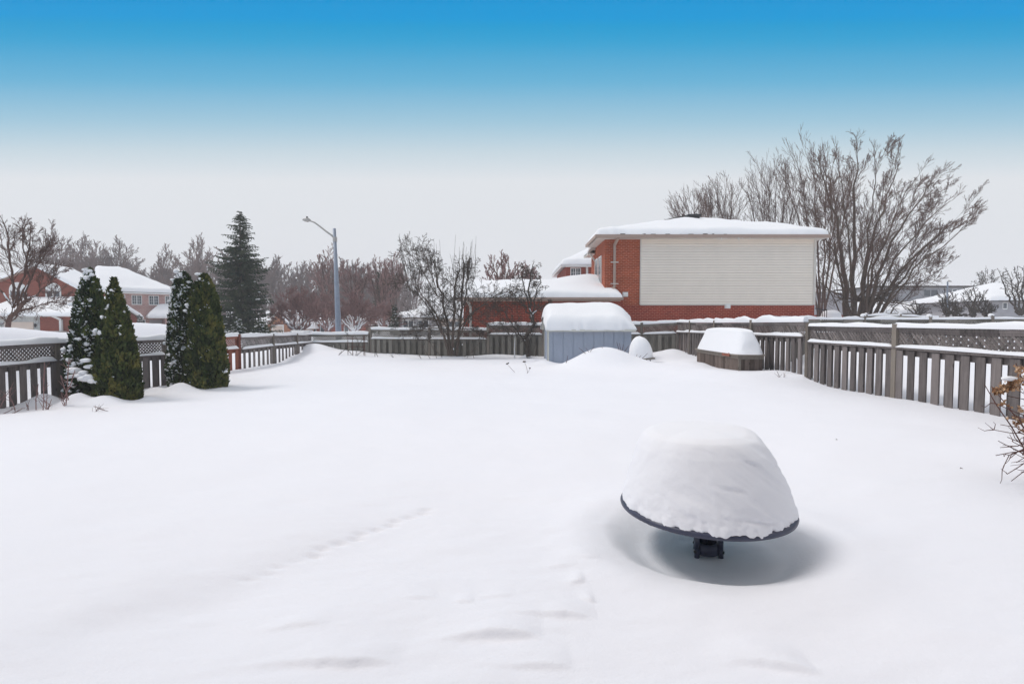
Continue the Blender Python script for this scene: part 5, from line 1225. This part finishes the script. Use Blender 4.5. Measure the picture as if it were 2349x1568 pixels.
twigs('shrub', 'taller twiggy bare stem left of the leftmost cedar', 'shrub', [((150, 940), (155, 870)), ((155, 870), (158, 820)), ((147, 938), (140, 900)), ((152, 900), (172, 850)), ((153, 905), (138, 860))], 11.2, .011, BARKR, fork=6, seed=2)
twigs('shrub', 'dry twigs poking from the snow at the foot of the leftmost fence', 'shrub', [((5, 925), (25, 890)), ((15, 945), (35, 935)), ((30, 930), (20, 905)), ((22, 950), (50, 938)), ((0, 915), (18, 895))], 10.4, .009, BARKR, fork=4, seed=3)
twigs('weed_stalk', 'little dry weed stalks before the leftmost cedar', 'weed', [((210, 958), (225, 935)), ((225, 935), (240, 940)), ((225, 936), (232, 930)), ((240, 940), (262, 945))], 10.2, .006, STEM, fork=2, seed=4)
twigs('shrub', 'reddish bare twigs sticking out of the drift before the blue shed', 'shrub', [((1346, 812), (1327, 797)), ((1352, 808), (1343, 797)), ((1355, 810), (1362, 795)), ((1387, 806), (1379, 794)), ((1424, 813), (1430, 790)), ((1424, 813), (1420, 786)), ((1424, 813), (1441, 793)), ((1421, 808), (1414, 784)), ((1436, 822), (1443, 803)), ((1452, 840), (1461, 812)), ((1462, 830), (1485, 810)), ((1456, 833), (1470, 815)), ((1374, 825), (1367, 812)), ((1298, 830), (1302, 815)), ((1405, 828), (1418, 818))], 16.75, .010, STEM, seed=5)
twigs('weed_stalk', 'dry seed-headed stalk standing in the snow, leftmost of three before the crooked tree', 'weed', [((1174, 847), (1164, 836))], 15.2, .006, STEM, [(1163, 834, .03), (1166, 832, .022)], seed=6)
twigs('weed_stalk', 'dry stalk with a flat double seed head in the snow before the blue shed corner', 'weed', [((1207, 845), (1202, 829))], 15.8, .006, STEM, [(1201, 829, .03), (1204, 829, .026)], seed=7)
twigs('weed_stalk', 'short stalk with one dark seed head, lowest in the snow before the shed', 'weed', [((1212, 850), (1215, 845))], 15.0, .006, STEM, [(1215, 844, .026)], seed=8)
twigs('weed_stalk', 'bare brown twigs at the foot of the fence near the wooden box', 'weed', [((2931 * .6115 , 872), (1784, 862)), ((1795, 872), (1800, 855)), ((1790, 868), (1781, 850))], 12.6, .007, STEM, fork=2, seed=9)
twigs('garden_stake', 'thin white stake leaning on the back fence left of the crooked tree', 'stake', [((1181, 826), (1181, 771))], 21.9, .028, WHITE, seed=10)
twigs('twig', 'short broken twig lying on open snow near the right edge', 'twig', [((2272, 1022), (2265, 1017))], 6.3, .006, STEM, seed=11)
for i, (px, py, Y, l) in enumerate(((2216, 1071, 5.2, .010), (1925, 1013, 6.4, .008))):
    x = xat(px, Y); z = hz(x, Y); mb = MB(); mb.tube([(x - l, Y, z + .003), (x, Y + .01, z + .010), (x + l * .8, Y - .01, z + .004)], [.003, .004, .002], 5)
    tag(mb.build('twig', STEM, None, loc=(x, Y, z)), ['tiny dark twig on the snow right of the snowy table', 'tiny dark twig on the snow beyond the snowy table', 'single dark speck of bark low in the left foreground snow', 'small twig on the snow before the mound at the shed', 'small twig on the snow in the middle of the yard', 'small twig on the snow near the leftmost cedar', 'small twig on the snow before the wooden box', 'small twig on the snow far in front of the shed'][i], 'twig', 'broken twigs on the snow')
def trellis():
    Y = 22.6; x0 = xat(797, Y); x1 = xat(836, Y); z0 = hz((x0 + x1) / 2, Y) - .2
    t = thing('trellis', 'thin rusty wire trellis standing before the low back fence span', 'trellis', ((x0 + x1) / 2, Y, z0)); r = .014
    for x, y in ((x0, Y), (xat(803, Y), Y + .3), (x1, Y), (xat(829, Y), Y + .3)):
        mb = MB(); mb.tube([(x, y, z0), (x, y, zat(768, Y))], r, 5); mb.build('upright', STEM, t)
    for z in (zat(817, Y), zat(795, Y), zat(776, Y)):
        mb = MB(); mb.tube([(x0, Y, z), (x1, Y, z)], r * .9, 5); mb.tube([(x0, Y, z), (xat(803, Y), Y + .3, z)], r * .9, 5); mb.tube([(x1, Y, z), (xat(829, Y), Y + .3, z)], r * .9, 5); mb.build('crossbar', STEM, t)
trellis()
twigs('shrub', 'straggly bare shrub tangled around the wire trellis', 'shrub', [((815, 820), (822, 790)), ((822, 790), (812, 765)), ((822, 790), (840, 768)), ((815, 818), (795, 800)), ((860, 812), (862, 780)), ((818, 815), (835, 800)), ((868, 820), (858, 795)), ((800, 770), (790, 760)), ((905, 822), (895, 812)), ((775, 815), (795, 798))], 22.5, .013, BARKD, fork=6, seed=12)
twigs('shrub', 'brushy bare stems at the foot of the apple tree', 'shrub', [((965, 820), (960, 812)), ((985, 820), (965, 790)), ((1000, 818), (980, 770)), ((1075, 815), (1110, 775)), ((1070, 815), (1095, 800)), ((1085, 815), (1075, 780)), ((1010, 815), (990, 795))], 22.0, .010, BARKG, fork=8, seed=13)
# railing and two white pipes beyond the right end of the siding house
def railing():
    Y = 31.0; t = thing('railing', 'black metal porch railing right of the siding house corner', 'railing', (xat(1885, Y), Y, .5)); z1 = zat(707, Y)
    mb = MB(); mb.bar((xat(1868, Y), Y, z1), (xat(1895, Y), Y, z1 - .12), .05, .05); mb.build('handrail', BLACK, t)
    for px in (1873, 1879, 1885, 1890, 1895):
        mb = MB(); x = xat(px, Y); mb.tube([(x, Y, .3), (x, Y, z1 - .05)], .02, 5); mb.build('baluster', BLACK, t)
    loaf('snow_mound', 'snow heap behind the black porch railing', xat(1905, 33), 33, .3, 2.2, 1.5, zat(712, 33) - .3, 9, topx=.5)
railing()

# ------------------------------------------------------------------ haze
mb = MB(); mb.box(-205, 205, -45, 235, -6, 16.5); hz_ = mb.build('haze', SNOW); hz_['kind'] = 'stuff'
hm = bpy.data.materials.new('haze'); hm.use_nodes = True; hn = hm.node_tree; hn.nodes.clear()
ho = hn.nodes.new('ShaderNodeOutputMaterial'); hv = hn.nodes.new('ShaderNodeVolumePrincipled'); hv.inputs['Density'].default_value = .0013; hv.inputs['Color'].default_value = (.99, .99, 1.0, 1); hv.inputs['Anisotropy'].default_value = .2
hn.links.new(hv.outputs[0], ho.inputs['Volume']); hz_.data.materials.clear(); hz_.data.materials.append(hm)
